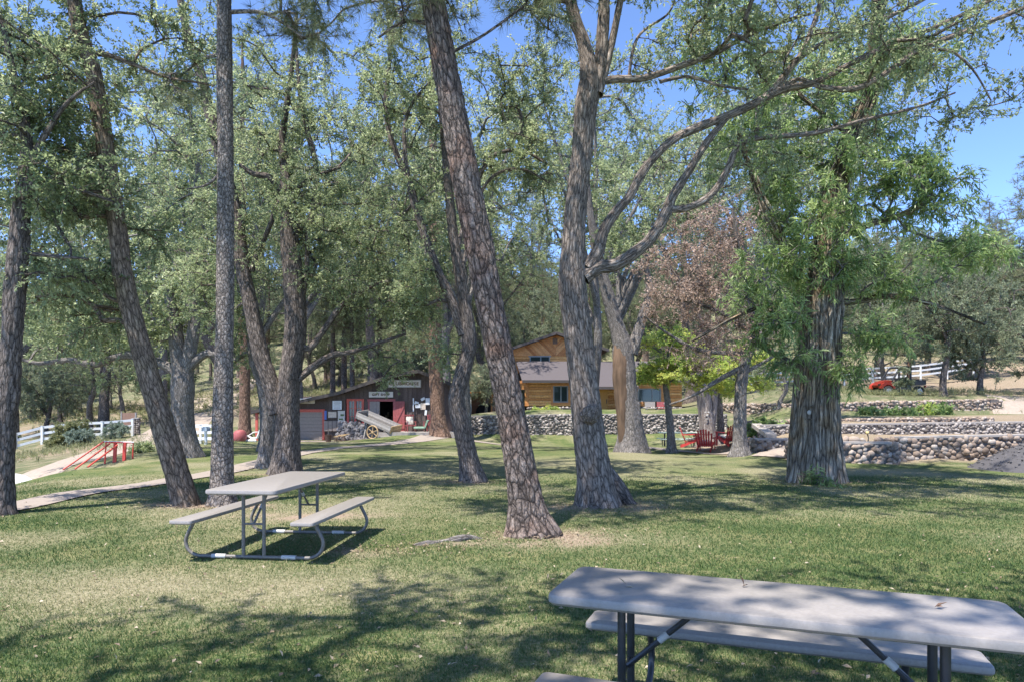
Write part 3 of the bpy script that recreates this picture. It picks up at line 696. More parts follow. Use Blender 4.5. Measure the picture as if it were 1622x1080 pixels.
def strip(name, pts, mat, kind='structure', lift=.012, step=.2, cross=7, jitter=.0):
    """pts: (x,y,width) path draped on the ground"""
    C = catmull(np.array(pts, float), step); P = C[:, :2]; T = np.gradient(P, axis=0); T /= np.linalg.norm(T, axis=1)[:, None]
    Nn = np.stack([-T[:, 1], T[:, 0]], 1); t = np.linspace(-.5, .5, cross)
    wj = C[:, 2:3] + (noise2(P[:, 0], P[:, 1], .6)[:, None] - .5) * jitter
    V = P[:, None, :] + Nn[:, None, :] * (wj * t[None, :])[:, :, None]
    V = V.reshape(-1, 2); z = gtri_z(V[:, 0], V[:, 1]) + lift
    k = len(P); i, j = np.meshgrid(np.arange(k-1), np.arange(cross-1), indexing='ij')
    f = np.stack([i*cross+j, (i)*cross+j+1, (i+1)*cross+j+1, (i+1)*cross+j], 2).reshape(-1, 4)
    o = npmesh(name, np.column_stack([V, z]), f, mat, smooth=True); tag(o, kind=kind); return o
# ------------------------------------------------------------------ paths
PATH_L = [(*GX(-160, 9.3), .75), (*GX(0, 10.25), .75), (*GX(130, 12.2), .75), (*GX(265, 14.3), .75), (*GX(400, 18.2), .8), (*GX(480, 23.5), .8), (*GX(555, 29), .95), (*GX(640, 34), 1.2), (*GX(690, 38), 1.6), (*GX(706, 41.5), 2.2)]
strip('path', PATH_L, M['concrete'], lift=.02)
PATH_R = [(*GX(700, 39.5), 1.3), (*GX(760, 37.4), .8), (*GX(850, 35), .75), (*GX(950, 32.3), .7), (*GX(1060, 28.6), .7), (*GX(1170, 25.2), .75), (*GX(1215, 22.4), .9), (*GX(1262, 20.0), 1.2)]
strip('path', PATH_R, M['concrete'], lift=.024)
PATH_S = [(*GX(425, 38.2), .7), (*GX(500, 38.6), .8), (*GX(600, 38.9), .8), (*GX(700, 40), 1.0)]
strip('path', PATH_S, M['concrete'], lift=.016)
DRIVE = [(*GX(-160, 19), 3), (*GX(20, 21), 2.2), (*GX(90, 24.5), 2.2), (*GX(170, 30), 2.4), (*GX(240, 37), 3.0), (*GX(290, 47), 3.6), (*GX(318, 58), 5), (*GX(345, 70), 5), (*GX(420, 84), 4.5)]
strip('road', DRIVE, M['gravelroad'], lift=.02, step=.5, jitter=.3)
strip('road', [(*GX(1800, 34), 3.4), (*GX(1640, 37.6), 3.2), (*GX(1590, 42.6), 2.2)], M['gravelroad'], lift=.02, step=.5, jitter=.3)
strip('gravel', [(*GX(1196, 20.3), .8), (*GX(1250, 19.7), 1.2), (*GX(1330, 18.6), .7)], M['gravelroad'], lift=.03, step=.2, jitter=.25)

# ------------------------------------------------------------------ grass blades on the near lawn
def grass():
    rng = np.random.default_rng(5); n = 640000
    D = 1.3 * (15.5 / 1.3) ** rng.uniform(0, 1, n) ** .80
    xw = D * .80 + .4; q = rng.uniform(-1, 1, n); x = np.where(np.abs(q) < .76, q / .76 * xw, np.sign(q) * (xw + 7 * ((np.abs(q) - .76) / .24) ** 1.6)); y = D * (1 + rng.normal(0, .03, n)) - np.where(rng.uniform(size=n) < .05, rng.uniform(0, 2.5, n), 0)
    d, g, w = masks(x, y)
    pd = np.minimum(seg_dist(x, y, [p[:2] for p in PATH_L]), 9)
    cl = noise2(x, y, .09, 2)
    keep = (rng.uniform(size=n) > g * 1.1) & (w < .5) & (pd > .42) & (rng.uniform(size=n) < .35 + 1.2 * cl) & ~((x > 7.6) & (y > 18.5))
    x, y, d, D, cl = x[keep], y[keep], d[keep], D[keep], cl[keep]; n = len(x)
    z = gtri_z(x, y)
    h = (.021 + .024 * rng.uniform(size=n) ** 2) * (1 - .35 * d) * (.7 + .6 * cl); wd = .0022 + .00075 * D
    a = rng.uniform(0, 6.283, n); ln = rng.uniform(.1, 1.1, n)
    dx, dy = np.cos(a), np.sin(a); b = rng.uniform(0, 6.283, n); sx, sy = np.cos(b), np.sin(b)
    P = np.stack([x, y, z - .004], 1)
    Lf = np.stack([dx * ln * h, dy * ln * h, h], 1); S = np.stack([sx * wd, sy * wd, 0 * wd], 1)
    V = np.stack([P - S * .5, P + S * .5, P + Lf * .62 + S * .4, P + Lf - np.array([0, 0, 1]) * (h * .1 * ln)[:, None]], 1).reshape(-1, 3)
    f = np.arange(4 * n).reshape(-1, 4)
    lv = np.clip(.10 + .62 * d + rng.normal(0, .12, n) + (rng.uniform(size=n) < .06) * .4, 0, 1)
    tag(npmesh('grass', V, f, M['grass'], lv=np.repeat(lv, 4)), 'short mown green and straw coloured lawn grass', 'grass', kind='stuff')
grass()
def litter():
    rng = np.random.default_rng(9); n = 1300
    D = 1.8 * (16 / 1.8) ** rng.uniform(0, 1, n); x = rng.uniform(-1, 1, n) * (D * .8 + .4)
    z = gtri_z(x, D) + rng.uniform(.012, .04, n)
    ax = rvec(rng, n); ax[:, 2] *= .25
    v, f, c = leaves(rng, np.stack([x, D, z], 1), ax * 2, .040, .022, up=1.5)
    tag(npmesh('fallen_leaves', v, f, M['dryleaf'], lv=c), 'pale dry fallen leaves scattered over the lawn', 'leaves', kind='stuff')
litter()
def duff():
    rng = np.random.default_rng(19); P = []
    for cx, cy, rx, ry, n in ((.35, 8.3, .9, .55, 420), (1.35, 10.7, .95, .6, 300), (-5.0, 10.8, .9, .5, 260), (-4.5, 10.7, .7, .4, 160), (-1.2, 7.5, .8, .3, 160), (6.5, 14.2, 1.2, .6, 260), (-5.4, 15.7, .9, .5, 160), (-.9, 14.2, .7, .4, 120)):
        x = cx + rng.normal(size=n) * rx * .6; y = cy + rng.normal(size=n) * ry * .6; P.append(np.stack([x, y, gtri_z(x, y) + rng.uniform(.006, .03, n)], 1))
    P = np.concatenate(P); ax = rvec(rng, len(P)); ax[:, 2] *= .2
    v, f, c = leaves(rng, P, ax * 2, .05, .018, up=1.5, lvm=rng.uniform(0, .75, len(P)))
    tag(npmesh('leaf_duff', v, f, M['dryleaf'], lv=c), 'brown leaf and needle duff lying around the trunk feet', 'leaves', kind='stuff')
duff()
def weeds(name, label, cat, cx, cy, rx, ry, n, l, w, mat, seed, h=.35):
    rng = np.random.default_rng(seed); x = cx + rng.normal(size=n) * rx; y = cy + rng.normal(size=n) * ry; z = gtri_z(x, y)
    k = 12; p = np.repeat(np.stack([x, y, z], 1), k, 0); p[:, 2] += rng.uniform(0, h, n*k) * np.repeat(rng.uniform(.4, 1.1, n), k); p[:, :2] += rng.normal(size=(n*k, 2)) * .07
    ax = rvec(rng, n*k); ax[:, 2] = np.abs(ax[:, 2]) + .5
    v, f, c = leaves(rng, p, ax, l, w, lvm=np.repeat(rng.uniform(.2, .8, n), k))
    return npmesh(name, v, f, mat, lv=c)
# dry weeds and brush on the wild banks
tag(weeds('wild_grass', None, None, X(1420, 44), 43.5, 4.5, 2.6, 700, .3, .02, M['shrub'], 3, .3), 'tufts of wild olive green weeds along the bank above the far stone wall', 'weeds', kind='stuff')
tag(weeds('wild_grass', None, None, X(90, 34), 33, 4, 2.2, 500, .24, .02, M['shrub'], 4, .16), 'sparse weeds on the bare bank below the left white fence', 'weeds', kind='stuff')
tag(weeds('wild_grass', None, None, X(200, 60), 66, 16, 9, 1300, .4, .05, M['shrub'], 5, .3), 'patchy brush on the woodland floor beyond the white fences', 'brush', kind='stuff')
tag(weeds('wild_grass', None, None, X(560, 68), 72, 10, 7, 900, .4, .05, M['shrub'], 6, .35), 'low brush on the sunny slope behind the shop', 'brush', kind='stuff')

# ------------------------------------------------------------------ cobble walls
_ico = None
def ico(sub):
    bm = bmesh.new(); bmesh.ops.create_icosphere(bm, subdivisions=sub, radius=1); bm.verts.ensure_lookup_table()
    v = np.array([q.co[:] for q in bm.verts]); f = np.array([[q.index for q in p.verts] for p in bm.faces]); bm.free(); return v, f
ICO1, ICO2 = ico(1), ico(2)
def cobbles(rng, P, size, nrm, sub, flat=.7, upv=(0, 0, 1)):
    v0, f0 = ICO2 if sub == 2 else ICO1
    n = len(P); s = size * rng.uniform(.55, 1.32, n)[:, None] * np.stack([rng.uniform(.9, 1.35, n), np.full(n, flat), rng.uniform(.72, 1.0, n)], 1) * .5
    nrm = np.asarray(nrm, float); tx = np.cross(upv, nrm); tx /= np.linalg.norm(tx); tz_ = np.cross(nrm, tx)
    a = rng.normal(0, .5, n); ca, sa = np.cos(a), np.sin(a)
    loc = v0[None] * s[:, None, :]
    dist = 1 + .16 * (vnoise((v0[None] * 1.4 + np.arange(n)[:, None, None] * 5.3).reshape(-1, 3)).reshape(n, -1) - .5) * 2
    loc = loc * dist[:, :, None]
    lx = loc[:, :, 0] * ca[:, None] - loc[:, :, 2] * sa[:, None]; lz = loc[:, :, 0] * sa[:, None] + loc[:, :, 2] * ca[:, None]
    V = P[:, None, :] + lx[:, :, None] * tx + loc[:, :, 1:2] * nrm + lz[:, :, None] * tz_
    f = (f0[None] + (np.arange(n) * len(v0))[:, None, None]).reshape(-1, 3)
    return V.reshape(-1, 3), f, np.repeat(rng.uniform(0, 1, n), len(v0))
def cobble_wall(name, label, pts, thick, size, sub=1, mat='cobble', seed=1, coping=True, faces=('front',), cat='stone wall'):
    """pts: [(x,y,z_bottom,z_top)...] front foot line, wall body extends behind (left normal of travel)"""
    rng = np.random.default_rng(seed); body = MB(); acc = Acc(); cop = MB()
    c0 = np.array(pts[0][:3]); 
    for a, b in zip(pts[:-1], pts[1:]):
        a = np.array(a, float); b = np.array(b, float); d = b[:2] - a[:2]; ln = np.linalg.norm(d); d = d / ln; n = np.array([d[1], -d[0]])  # outward
        ins = -n * size * .16
        A0 = a[:2] + ins; B0 = b[:2] + ins; A1 = a[:2] - n * thick; B1 = b[:2] - n * thick
        V = [(*A0, a[2]-.3), (*B0, b[2]-.3), (*B1, b[2]-.3), (*A1, a[2]-.3), (*A0, a[3]-.02), (*B0, b[3]-.02), (*B1, b[3]-.02), (*A1, a[3]-.02)]
        body.add(V, [(0,3,2,1),(4,5,6,7),(0,1,5,4),(1,2,6,5),(2,3,7,6),(3,0,4,7)])
        def face(o, dirv, length, nn, zb0, zb1, zt0, zt1):
            hm = max(zt0 - zb0, zt1 - zb1); rows = max(1, int(round(hm / (size * .66)))); P = []
            for r in range(rows + 1):
                cnt = max(1, int(length / (size * .9)))
                t = (np.arange(cnt) + .5 + .5 * (r % 2) * .8 + rng.normal(0, .26, cnt)) / cnt; t = np.clip(t, .01, .99)
                u = (r + rng.normal(0, .30, cnt)) / rows
                zb = zb0 + (zb1 - zb0) * t; zt = zt0 + (zt1 - zt0) * t
                z = zb + (zt - zb) * np.clip(u, 0, 1) - size * (.25 if coping else .1); ok = z < zt - size * .12
                q = o[None, :2] + dirv[None] * (t * length)[:, None]
                P.append(np.column_stack([q, z])[ok])
            P = np.concatenate(P); v, f, c = cobbles(rng, P, size, (*nn, 0), sub); acc.add(v, f, l=c)
        face(np.array(A0), d, ln, n, a[2], b[2], a[3], b[3])
        if 'back' in faces: face(np.array(B1), -d, ln, -n, b[2], a[2], b[3], a[3])
        if 'end' in faces:
            face(np.array(B0), -n, thick, d, b[2], b[2], b[3], b[3]); face(np.array(A1), n, thick, -d, a[2], a[2], a[3], a[3])
        if coping:
            o = n * .03
            V = [(*(A0+o), a[3]-.015), (*(B0+o), b[3]-.015), (*B1, b[3]-.015), (*A1, a[3]-.015), (*(A0+o), a[3]+.04), (*(B0+o), b[3]+.04), (*B1, b[3]+.04), (*A1, a[3]+.04)]
            cop.add(V, [(0,3,2,1),(4,5,6,7),(0,1,5,4),(1,2,6,5),(2,3,7,6),(3,0,4,7)])
        else:
            cnt = int(ln / (size * .95)); t = (np.arange(cnt) + .5) / max(cnt, 1); 
            for rr in np.arange(.3, thick / size):
                P = np.column_stack([A0[None] + d[None] * (t * ln)[:, None] - n * (rr * size), a[3] + (b[3] - a[3]) * t - .02 + rng.normal(0, .02, cnt)])
                v, f, c = cobbles(rng, P, size, (0, 0, 1), sub, upv=(*n, 0)); acc.add(v, f, l=c)
    t = thing(name, label, cat, tuple(c0)); off = Vector(c0)
    bo = body.build('core', M['mortar'], t); bo.data.transform(Matrix.Translation(-off))
    npmesh('cobbles', np.concatenate(acc.v) - c0, np.concatenate(acc.f), M[mat], t, lv=np.concatenate(acc.l), smooth=True)
    if coping: cb = cop.build('coping', M['coping'], t); cb.data.transform(Matrix.Translation(-off))
    return t
def WP(px, D, yt, yb=None):
    zt = EYE - (yt - HOR) * D / F; zb = (EYE - (yb - HOR) * D / F) if yb else gzf(X(px, D), D)
    return (X(px, D), D, zb, zt)
# terrace wall before the log house
cobble_wall('retaining_wall', 'long cobblestone terrace wall with pale coping in front of the log house', [WP(742, 41.6, 659, 692), WP(905, 41.6, 656, 692), WP(1152, 41.6, 656, 691)], .8, .19, 1, 'cobblegrey', 3, faces=('front', 'end'))
# far wall on the right
cobble_wall('retaining_wall', 'far cobblestone retaining wall below the bank where the red buggy is parked', [WP(1112, 47, 639, 652), WP(1262, 39.3, 640, 662), WP(1400, 39.3, 636, 659), WP(1588, 39.3, 632, 657)], .7, .22, 1, 'cobble', 4, faces=('front', 'end'), coping=False)
cobble_wall('retaining_wall', 'low third terrace wall of small pale cobbles behind the leafy green border edge', [WP(1184, 27.6, 667, 679), WP(1330, 27.6, 664, 676), WP(1576, 27.6, 661.5, 674)], .5, .15, 1, 'cobble', 5, coping=False, faces=('front', 'end'))
cobble_wall('retaining_wall', 'middle terrace wall of small grey cobbles with flat pale coping', [WP(1206, 24.4, 674, 690), WP(1330, 24.4, 672.5, 690), WP(1500, 24.4, 670, 688), WP(1760, 24.4, 667, 688)], .4, .13, 1, 'cobblegrey', 6, faces=('front', 'end'))
cobble_wall('retaining_wall', 'near terrace wall of big round tan river stones beside the gravel heap', [WP(1424, 19.3, 694, 733), WP(1530, 19.3, 691.5, 733), WP(1760, 19.3, 687, 733)], .45, .17, 2, 'cobble', 7, faces=('front', 'end'))
cobble_wall('retaining_wall', 'short shaded cobble wall right behind the thick old willow trunk', [WP(1255, 18.75, 702, 734), WP(1424, 18.75, 702, 733)], .5, .16, 2, 'cobble', 8, faces=('front', 'end'))
cobble_wall('retaining_wall', 'stub of cobble wall with flat cap stone left of the thick old willow trunk', [WP(1197, 21.4, 696, 719), WP(1256, 21.4, 696, 719)], .5, .18, 2, 'cobble', 9, faces=('front', 'end'))
cobble_wall('retaining_wall', 'small low cobble pillar beside the slender brown leaved tree', [WP(1184, 22.4, 694, 713), WP(1196, 22.4, 694, 713)], .35, .17, 1, 'cobble', 12, faces=('front', 'end'), coping=False)
# slanted end cap of the middle wall
mb = MB(); mb.beam(W(1198, 673, 25.2), W(1222, 690, 23.2), .34, .14)
tag(mb.build('ramp_slab', M['coping']), 'sloping pale concrete slab at the left end of the middle terrace wall', 'slab')
# boulders row above the shaded wall
rng = np.random.default_rng(21)
for q, px in enumerate((1338, 1352, 1366, 1392, 1404, 1417)):
    P = np.array([[X(px, 19.6), 19.6, W(px, 697, 19.6)[2]]]); v, f, c = cobbles(rng, P, .27 if q % 2 else .22, (0, -1, 0), 2, flat=.85)
    tag(npmesh('boulder', v, f, M['cobble'], lv=c, smooth=True), 'rounded stone in the row sitting on top of the shaded cobble wall', 'stone', 'stones on top of the shaded wall')
# little solar lamp on the wall
sp = W(1374, 700, 19.2)
t = thing('garden_lamp', 'small garden lamp with yellow globe on a dark stem above the shaded wall', 'garden lamp', sp)
mb = MB(); mb.tube([(0,0,-.1),(.03,0,.12),(0,0,.24)], [.02,.012,.02], 8); mb.build('stem', M['utvblack'], t)
v, f = ICO2; npmesh('globe', v * .05 + np.array([0, 0, .27]), f, simple('yellow_globe', (.62, .45, .18), .4), t, smooth=True)
# gravel heap
rng = np.random.default_rng(31); n = 46; a = np.linspace(0, 2*np.pi, n, endpoint=False); rr = np.linspace(0, 1, 16)
cx, cy = X(1690, 17.6), 17.5; V = []; 
for r in rr:
    for q in a:
        x = cx + r * 2.5 * math.cos(q); y = cy + r * 1.5 * math.sin(q); V.append((x, y, 0))
V = np.array(V); hgt = np.repeat(1.02 * np.clip(1 - np.linspace(0, 1.0, 16) ** 1.25, 0, 1), n)
V[:, 2] = gtri_z(V[:, 0], V[:, 1]) - .03 + hgt + (noise2(V[:, 0], V[:, 1], .25) - .5) * .10
i, j = np.meshgrid(np.arange(15), np.arange(n), indexing='ij'); f = np.stack([i*n+j, (i+1)*n+j, (i+1)*n+(j+1)%n, i*n+(j+1)%n], 2).reshape(-1, 4)
gp = npmesh('gravel_heap', V, f, M['gravelpile'], lv=np.full(len(V), .5), smooth=True); tag(gp, 'dark grey heap of gravel against the big stone wall', 'gravel heap')
ng = 2600; k = rng.integers(0, len(V) - n, ng); P = V[k] + rng.normal(size=(ng, 3)) * np.array([.05, .05, .006])
v, f, c = cobbles(rng, P, .045, (0, 0, 1), 1, upv=(0, 1, 0)); npmesh('stones', v, f, M['gravelpile'], gp, lv=c)
tag(gp.children[0], kind='stuff')
# ------------------------------------------------------------------ picnic tables
def picnic_table(loc, rz, label, tube='tubepaint', top='plastic', Lt=2.0, Wt=.74, boff=.255, group='folding picnic tables on the lawn'):
    t = thing('picnic_table', label, 'picnic table', loc, rz, group)
    mb = MB(); mb.slab(Wt, Lt, .048, .055, .012, (0, 0, .74)); mb.build('tabletop', M[top], t, smooth=True)
    for s in (-1, 1):
        xb = s * (Wt / 2 + boff)
        mb = MB(); mb.slab(.24, Lt - .02, .04, .03, .01, (xb, 0, .43)); b = mb.build('bench_seat', M[top], t, smooth=True)
    for e in (-1, 1):
        y = e * (Lt / 2 - .30)
        pts = []
        for s in (-1, 1):
            half = [(s*.26, y, .024), (s*.52, y, .024), (s*.62, y, .03), (s*.70, y, .075), (s*.735, y, .15), (s*.725, y, .22), (s*.68, y, .31), (s*.635, y, .392)]
            pts.append(half)
        path = pts[0][::-1] + pts[1]
        mb = MB(); mb.tube(catmull(np.array(path), .04), .019, 10); f = mb.build('bench_frame', M[tube], t, smooth=True)
        for s in (-1, 1):
            mb = MB(); mb.tube([(s*.30, y, .026), (s*.45, y, .026)], .0235, 10); mb.build('foot_cap', M['footcap'], f, smooth=True)
            mb = MB(); mb.tube([(s*.11, y, .03), (s*.11, y, .694)], .019, 10); mb.build('leg', M[tube], t, smooth=True)
            mb = MB(); mb.beam((xb_ := s*.635, y - .06, .386), (s*.635, y + .06, .386), .05, .008); mb.build('seat_bracket', M[tube], f)
        mb = MB(); mb.tube([(-.11, y, .69), (.11, y, .69)], .016, 8); mb.build('crossbar', M[tube], t, smooth=True)
        mb = MB(); mb.tube([(0, y, .36), (0, y - e * .34, .67)], .013, 8); mb.tube([(-.11, y, .36), (.11, y, .36)], .012, 8)
        br = mb.build('brace', M[tube], t, smooth=True)
        mb = MB(); mb.tube([(0, y - e*.15, .497), (0, y - e*.19, .533)], .017, 10); mb.build('clasp', M['footcap'], br, smooth=True)
    return t
c = (np.array(GX(331.5, .82*F/(776.6-HOR))) + np.array(GX(443.8, .82*F/(775.5-HOR))) + np.array(GX(542, .82*F/(747.7-HOR))) + np.array(GX(453, .82*F/(748.9-HOR)))) / 4
picnic_table((c[0], c[1], gzf(*c)), math.radians(-6), 'beige picnic table with bronze tube legs standing near the four left trees')
fl = np.array(GX(859, .82*F/(941-HOR))); bl = np.array(GX(927, .82*F/(896.5-HOR))); brr = np.array(GX(1588, .82*F/(947-HOR)))
ex = (brr - bl); ex /= np.linalg.norm(ex); eyv = np.array([-ex[1], ex[0]])
ex = np.array([math.cos(math.radians(-20.5)), math.sin(math.radians(-20.5))]); eyv = np.array([-ex[1], ex[0]]); c = bl + ex * .895 - eyv * .292
picnic_table((c[0], c[1], gzf(*c)), math.atan2(ex[1], ex[0]) - math.pi / 2, 'nearest beige picnic table with black tube legs cropped by the frame in the foreground', 'tubeblack', Lt=1.85, Wt=.585, boff=.18)
tc = c.copy()
for q, (dx, dy, lb) in enumerate(((.62, .05, 'curled dark leaf lying on the shaded end of the nearest table'), (-.12, .12, 'tiny twig lying near the middle of the nearest table'), (-.62, -.06, 'small pale leaf near the left end of the nearest table'))):
    p2 = tc + ex * dx + eyv * dy; rng = np.random.default_rng(q); v, f, cc = leaves(rng, np.array([[0., 0, .006], [.01, .005, .008]]), np.array([[1., .3, .05], [.6, -.5, .1]]), .05, .018, up=2.)
    tag(npmesh('fallen_leaf', v, f, M['iron'] if q < 2 else M['dryleaf'], lv=cc, loc=(float(p2[0]), float(p2[1]), gzf(*tc) + .741)), lb, 'leaf')
c = GX(1076, 33); picnic_table((c[0], c[1], gzf(*c)), math.radians(86), 'pale green picnic table in the shade before the terrace wall', 'tubeblack', 'greenmetal')

# ------------------------------------------------------------------ adirondack chairs
def adirondack(loc, rz, label, cush=True):
    t = thing('adirondack_chair', label, 'chair', loc, rz, 'red garden chairs by the terrace wall')
    mb = MB()
    for k in range(5): mb.box((0, -.24 + k * .115, .36 - k * .028), (.52, .10, .022), R=Matrix.Rotation(math.radians(-14), 3, 'X'))
    mb.build('seat', M['redwood'], t)
    mb = MB()
    n = 7
    for k in range(n):
        u = (k - 3) / 3; h = .76 - .17 * u * u; a = math.radians(20)
        x = u * .26; sp_ = u * .06
        mb.beam((x, .24, .20), (x + sp_, .24 + math.sin(a) * h * 1.0, .20 + math.cos(a) * h), .068, .02, up=(0, -1, .3))
    mb.beam((-.29, .30, .40), (.29, .30, .40), .05, .025); mb.beam((-.27, .43, .70), (.27, .43, .70), .04, .025)
    mb.build('backrest', M['redwood'], t)
    for s in (-1, 1):
        mb = MB(); mb.beam((s*.34, -.34, .57), (s*.34, .40, .55), .13, .024); mb.build('armrest', M['redwood'], t)
        mb = MB(); mb.beam((s*.30, -.30, 0), (s*.30, -.30, .56), .03, .10, up=(0,1,0)); mb.build('leg', M['redwood'], t)
        mb = MB(); mb.beam((s*.27, -.32, .36), (s*.27, .46, .03), .028, .11); mb.build('leg', M['redwood'], t)
    if cush:
        mb = MB(); mb.slab(.46, .44, .06, .08, .02, (0, 0, 0)); o = mb.build('cushion', M['cushion'], t, smooth=True); o.location = (0, -.03, .405); o.rotation_euler = (math.radians(-14), 0, 0)
    return t
for px, D, rz, lb in ((1095, 30.2, 74, 'red slatted garden chair seen from the side, leftmost of the three'), (1118, 28.0, 152, 'red slatted garden chair in the middle, its fan back turned to the viewer'), (1152, 28.4, 203, 'red slatted garden chair nearest the slender tree, cushion showing on its left')):
    x, y = GX(px, D); adirondack((x, y, gzf(x, y)), math.radians(rz), lb)

# ------------------------------------------------------------------ fences
def rail_fence(label, pts, h=1.2, rails=(1.14, .78, .42), pw=.12, name='rail_fence'):
    """pts: list of post foot points (x,y,z)"""
    t = thing(name, label, 'fence', pts[0]); o = np.array(pts[0])
    P = [np.array(p) - o for p in pts]
    for p in P:
        mb = MB(); mb.box((p[0], p[1], p[2] + h/2 - .1), (pw, pw, h + .2)); mb.prism([(p[0]-pw*.6, p[1]-pw*.6), (p[0]+pw*.6, p[1]-pw*.6), (p[0]+pw*.6, p[1]+pw*.6), (p[0]-pw*.6, p[1]+pw*.6)], p[2]+h+.003, p[2]+h+.03, axis='z'); mb.build('post', M['white'], t)
    for r in rails:
        mb = MB()
        for a, b in zip(P[:-1], P[1:]):
            d = (b - a) / np.linalg.norm(b - a) * (pw / 2 - .004)
            mb.beam(a + d + np.array([0, 0, r]), b - d + np.array([0, 0, r]), .05, .14)
        mb.build('rail', M['white'], t)
    return t
def fp(px, py, D): p = W(px, py, D); return (p[0], p[1], p[2])
rail_fence('white three rail fence climbing the bare bank on the left behind the shrubs', [fp(-30, 728, 38.0), fp(25, 717, 38.6), fp(67, 705.5, 39.2), fp(115, 699, 39.7), fp(162, 697.5, 40), fp(210, 693, 40.5)], 1.12, (1.05, .72, .39))
rail_fence('white three rail fence on the hillside above the red buggy', [fp(1150, 620, 60), fp(1186, 617, 58.5), fp(1222, 613, 57), fp(1262, 611, 56.3), fp(1300, 610, 55.6), fp(1337, 609, 55), fp(1382, 606.5, 54.5), fp(1420, 604.5, 54.8), fp(1458, 602, 55), fp(1500, 596, 56), fp(1542, 590, 57)], 1.25, (1.18, .8, .42))
rail_fence('white gate fence glimpsed between the left trunks beside the drive', [fp(286, 703, 33), fp(318, 704, 32.6), fp(352, 704, 32.2)], .95, (.9, .6, .3), .10, 'rail_gate')
t = thing('mailbox', 'grey box on a white post beside the gate fence', 'mailbox', fp(326, 706, 31.8))
mb = MB(); mb.box((0, 0, .32), (.1, .1, .75)); mb.build('post', M['white'], t)
mb = MB(); mb.prism([(-.11, 0), (.11, 0), (.11, .14), (.06, .21), (-.06, .21), (-.11, .14)], -.2, .2, axis='y'); o = mb.build('box', simple('mailbox_grey', (.30, .36, .42), .5), t); o.location = (.02, 0, .70)

# stone gate pillar, brown board behind it
p = fp(217, 694, 41); t = thing('gate_pillar', 'cobblestone pillar at the right end of the left white fence', 'pillar', p)
mb = MB(); mb.box((0, 0, .55), (.26, .26, 1.3)); mb.build('core', M['mortar'], t)
rng = np.random.default_rng(8); a = Acc()
for nn, of in (((0, -1, 0), (0, -.13)), ((1, 0, 0), (.13, 0)), ((-1, 0, 0), (-.13, 0))):
    P = []
    for r in range(9):
        for q in (-.07, .07): P.append((of[0] + (q if of[0] == 0 else 0), of[1] + (q if of[1] == 0 else 0), .06 + r * .13))
    v, f, c = cobbles(rng, np.array(P), .14, nn, 1); a.add(v, f, l=c)
npmesh('cobbles', np.concatenate(a.v), np.concatenate(a.f), M['cobblegrey'], t, lv=np.concatenate(a.l), smooth=True)
mb = MB(); mb.box((0, 0, 1.22), (.36, .36, .06)); mb.build('cap', M['coping'], t)
p = fp(204, 690, 44); t = thing('board_sign', 'brown wooden board on two posts behind the left white fence', 'board', p)
mb = MB(); mb.box((0, 0, 1.1), (.82, .05, .78)); mb.build('panel', simple('brown_board', (.24, .14, .10), .8, bump=.2), t)
for s in (-1, 1): mb = MB(); mb.box((s*.46, 0, .72), (.09, .09, 1.6)); mb.build('post', M['oldwood'], t)

# red stair railing
def RR(px, py, D): return W(px, py, D)
t = thing('stair_railing', 'red painted stair railing with three sloping bars at the lawn edge', 'railing', RR(165, 735, 21.3)); o = RR(165, 735, 21.3)
D0 = 21.3; D1 = 23.0
def sub(p): return tuple(np.array(p) - o)
mb = MB(); mb.tube([sub(RR(166, 734, D0)), sub(RR(168, 700, D0)), sub(RR(211, 700.5, D0+.4)), sub(RR(210, 728, D0+.4))], .028, 8); mb.build('frame', M['red'], t)
for px in (182, 197): mb = MB(); mb.beam(sub(RR(px-.6, 732, D0+.2)), sub(RR(px+.8, 701, D0+.2)), .09, .06, up=(0, 1, 0)); mb.build('post', M['red'], t)
for (x0, y0, x1, y1) in ((100, 743, 164, 699), (119, 742, 174, 702), (139, 739, 186, 704)):
    mb = MB(); mb.tube([sub(RR(x0, y0, D0-1.0)), sub(RR(x1, y1, D0))], .026, 8); mb.build('bar', M['red'], t)
mb = MB(); mb.tube([sub(RR(163, 699, D0)), sub(RR(212, 700, D0+.4))], .022, 8); mb.build('handrail', M['white'], t)

# white car roof seen over the crest on the left
p = W(6, 745, 19.2); gzc = p[2] - 1.50
t = thing('parked_car', 'white car parked below the lawn crest, only its roof showing at the left edge', 'car', (p[0] - 1.2, p[1], gzc), math.radians(8))
def carbody(z0, prof, w):
    mb = MB(); n = len(prof); V = []
    for s, k in ((-1, 1.), (-.86, 1.0), (.86, 1.0), (1, 1.)):
        for x, z in prof: V.append((x, s * w / 2 * (1 if z < .95 else .82), z - (.03 if abs(s) == 1 else 0)))
    F_ = []
    for q in range(3): F_ += [(q*n+i, q*n+(i+1)%n, (q+1)*n+(i+1)%n, (q+1)*n+i) for i in range(n)]
    F_ += [tuple(range(n)), tuple(3*n+i for i in range(n))[::-1]]
    mb.add(V, F_); return mb
carbody(0, [(-2.2,.35),(-2.2,.75),(-2.05,.92),(-1.5,.97),(-.85,1.40),(-.2,1.48),(.6,1.46),(1.3,1.30),(1.75,1.0),(2.2,.92),(2.28,.7),(2.25,.35)], 1.8).build('body', simple('white_car_paint', (.78, .78, .78), .25, var=.02, spec=.6), t, smooth=True)
mb = MB()
for s in (-1, 1): mb.prism([(-1.35,1.0),(-.85,1.33),(.55,1.37),(1.15,1.24),(1.5,1.0)], s*.80 - .01, s*.80 + .01, axis='y')
mb.build('window', M['glass'], t)
for x in (-1.4, 1.4):
    for s in (-1, 1):
        mb = MB(); mb.tube([(x, s*.7, .33), (x, s*.9, .33)], .33, 18); w = mb.build('wheel', M['tyre'], t, smooth=True)

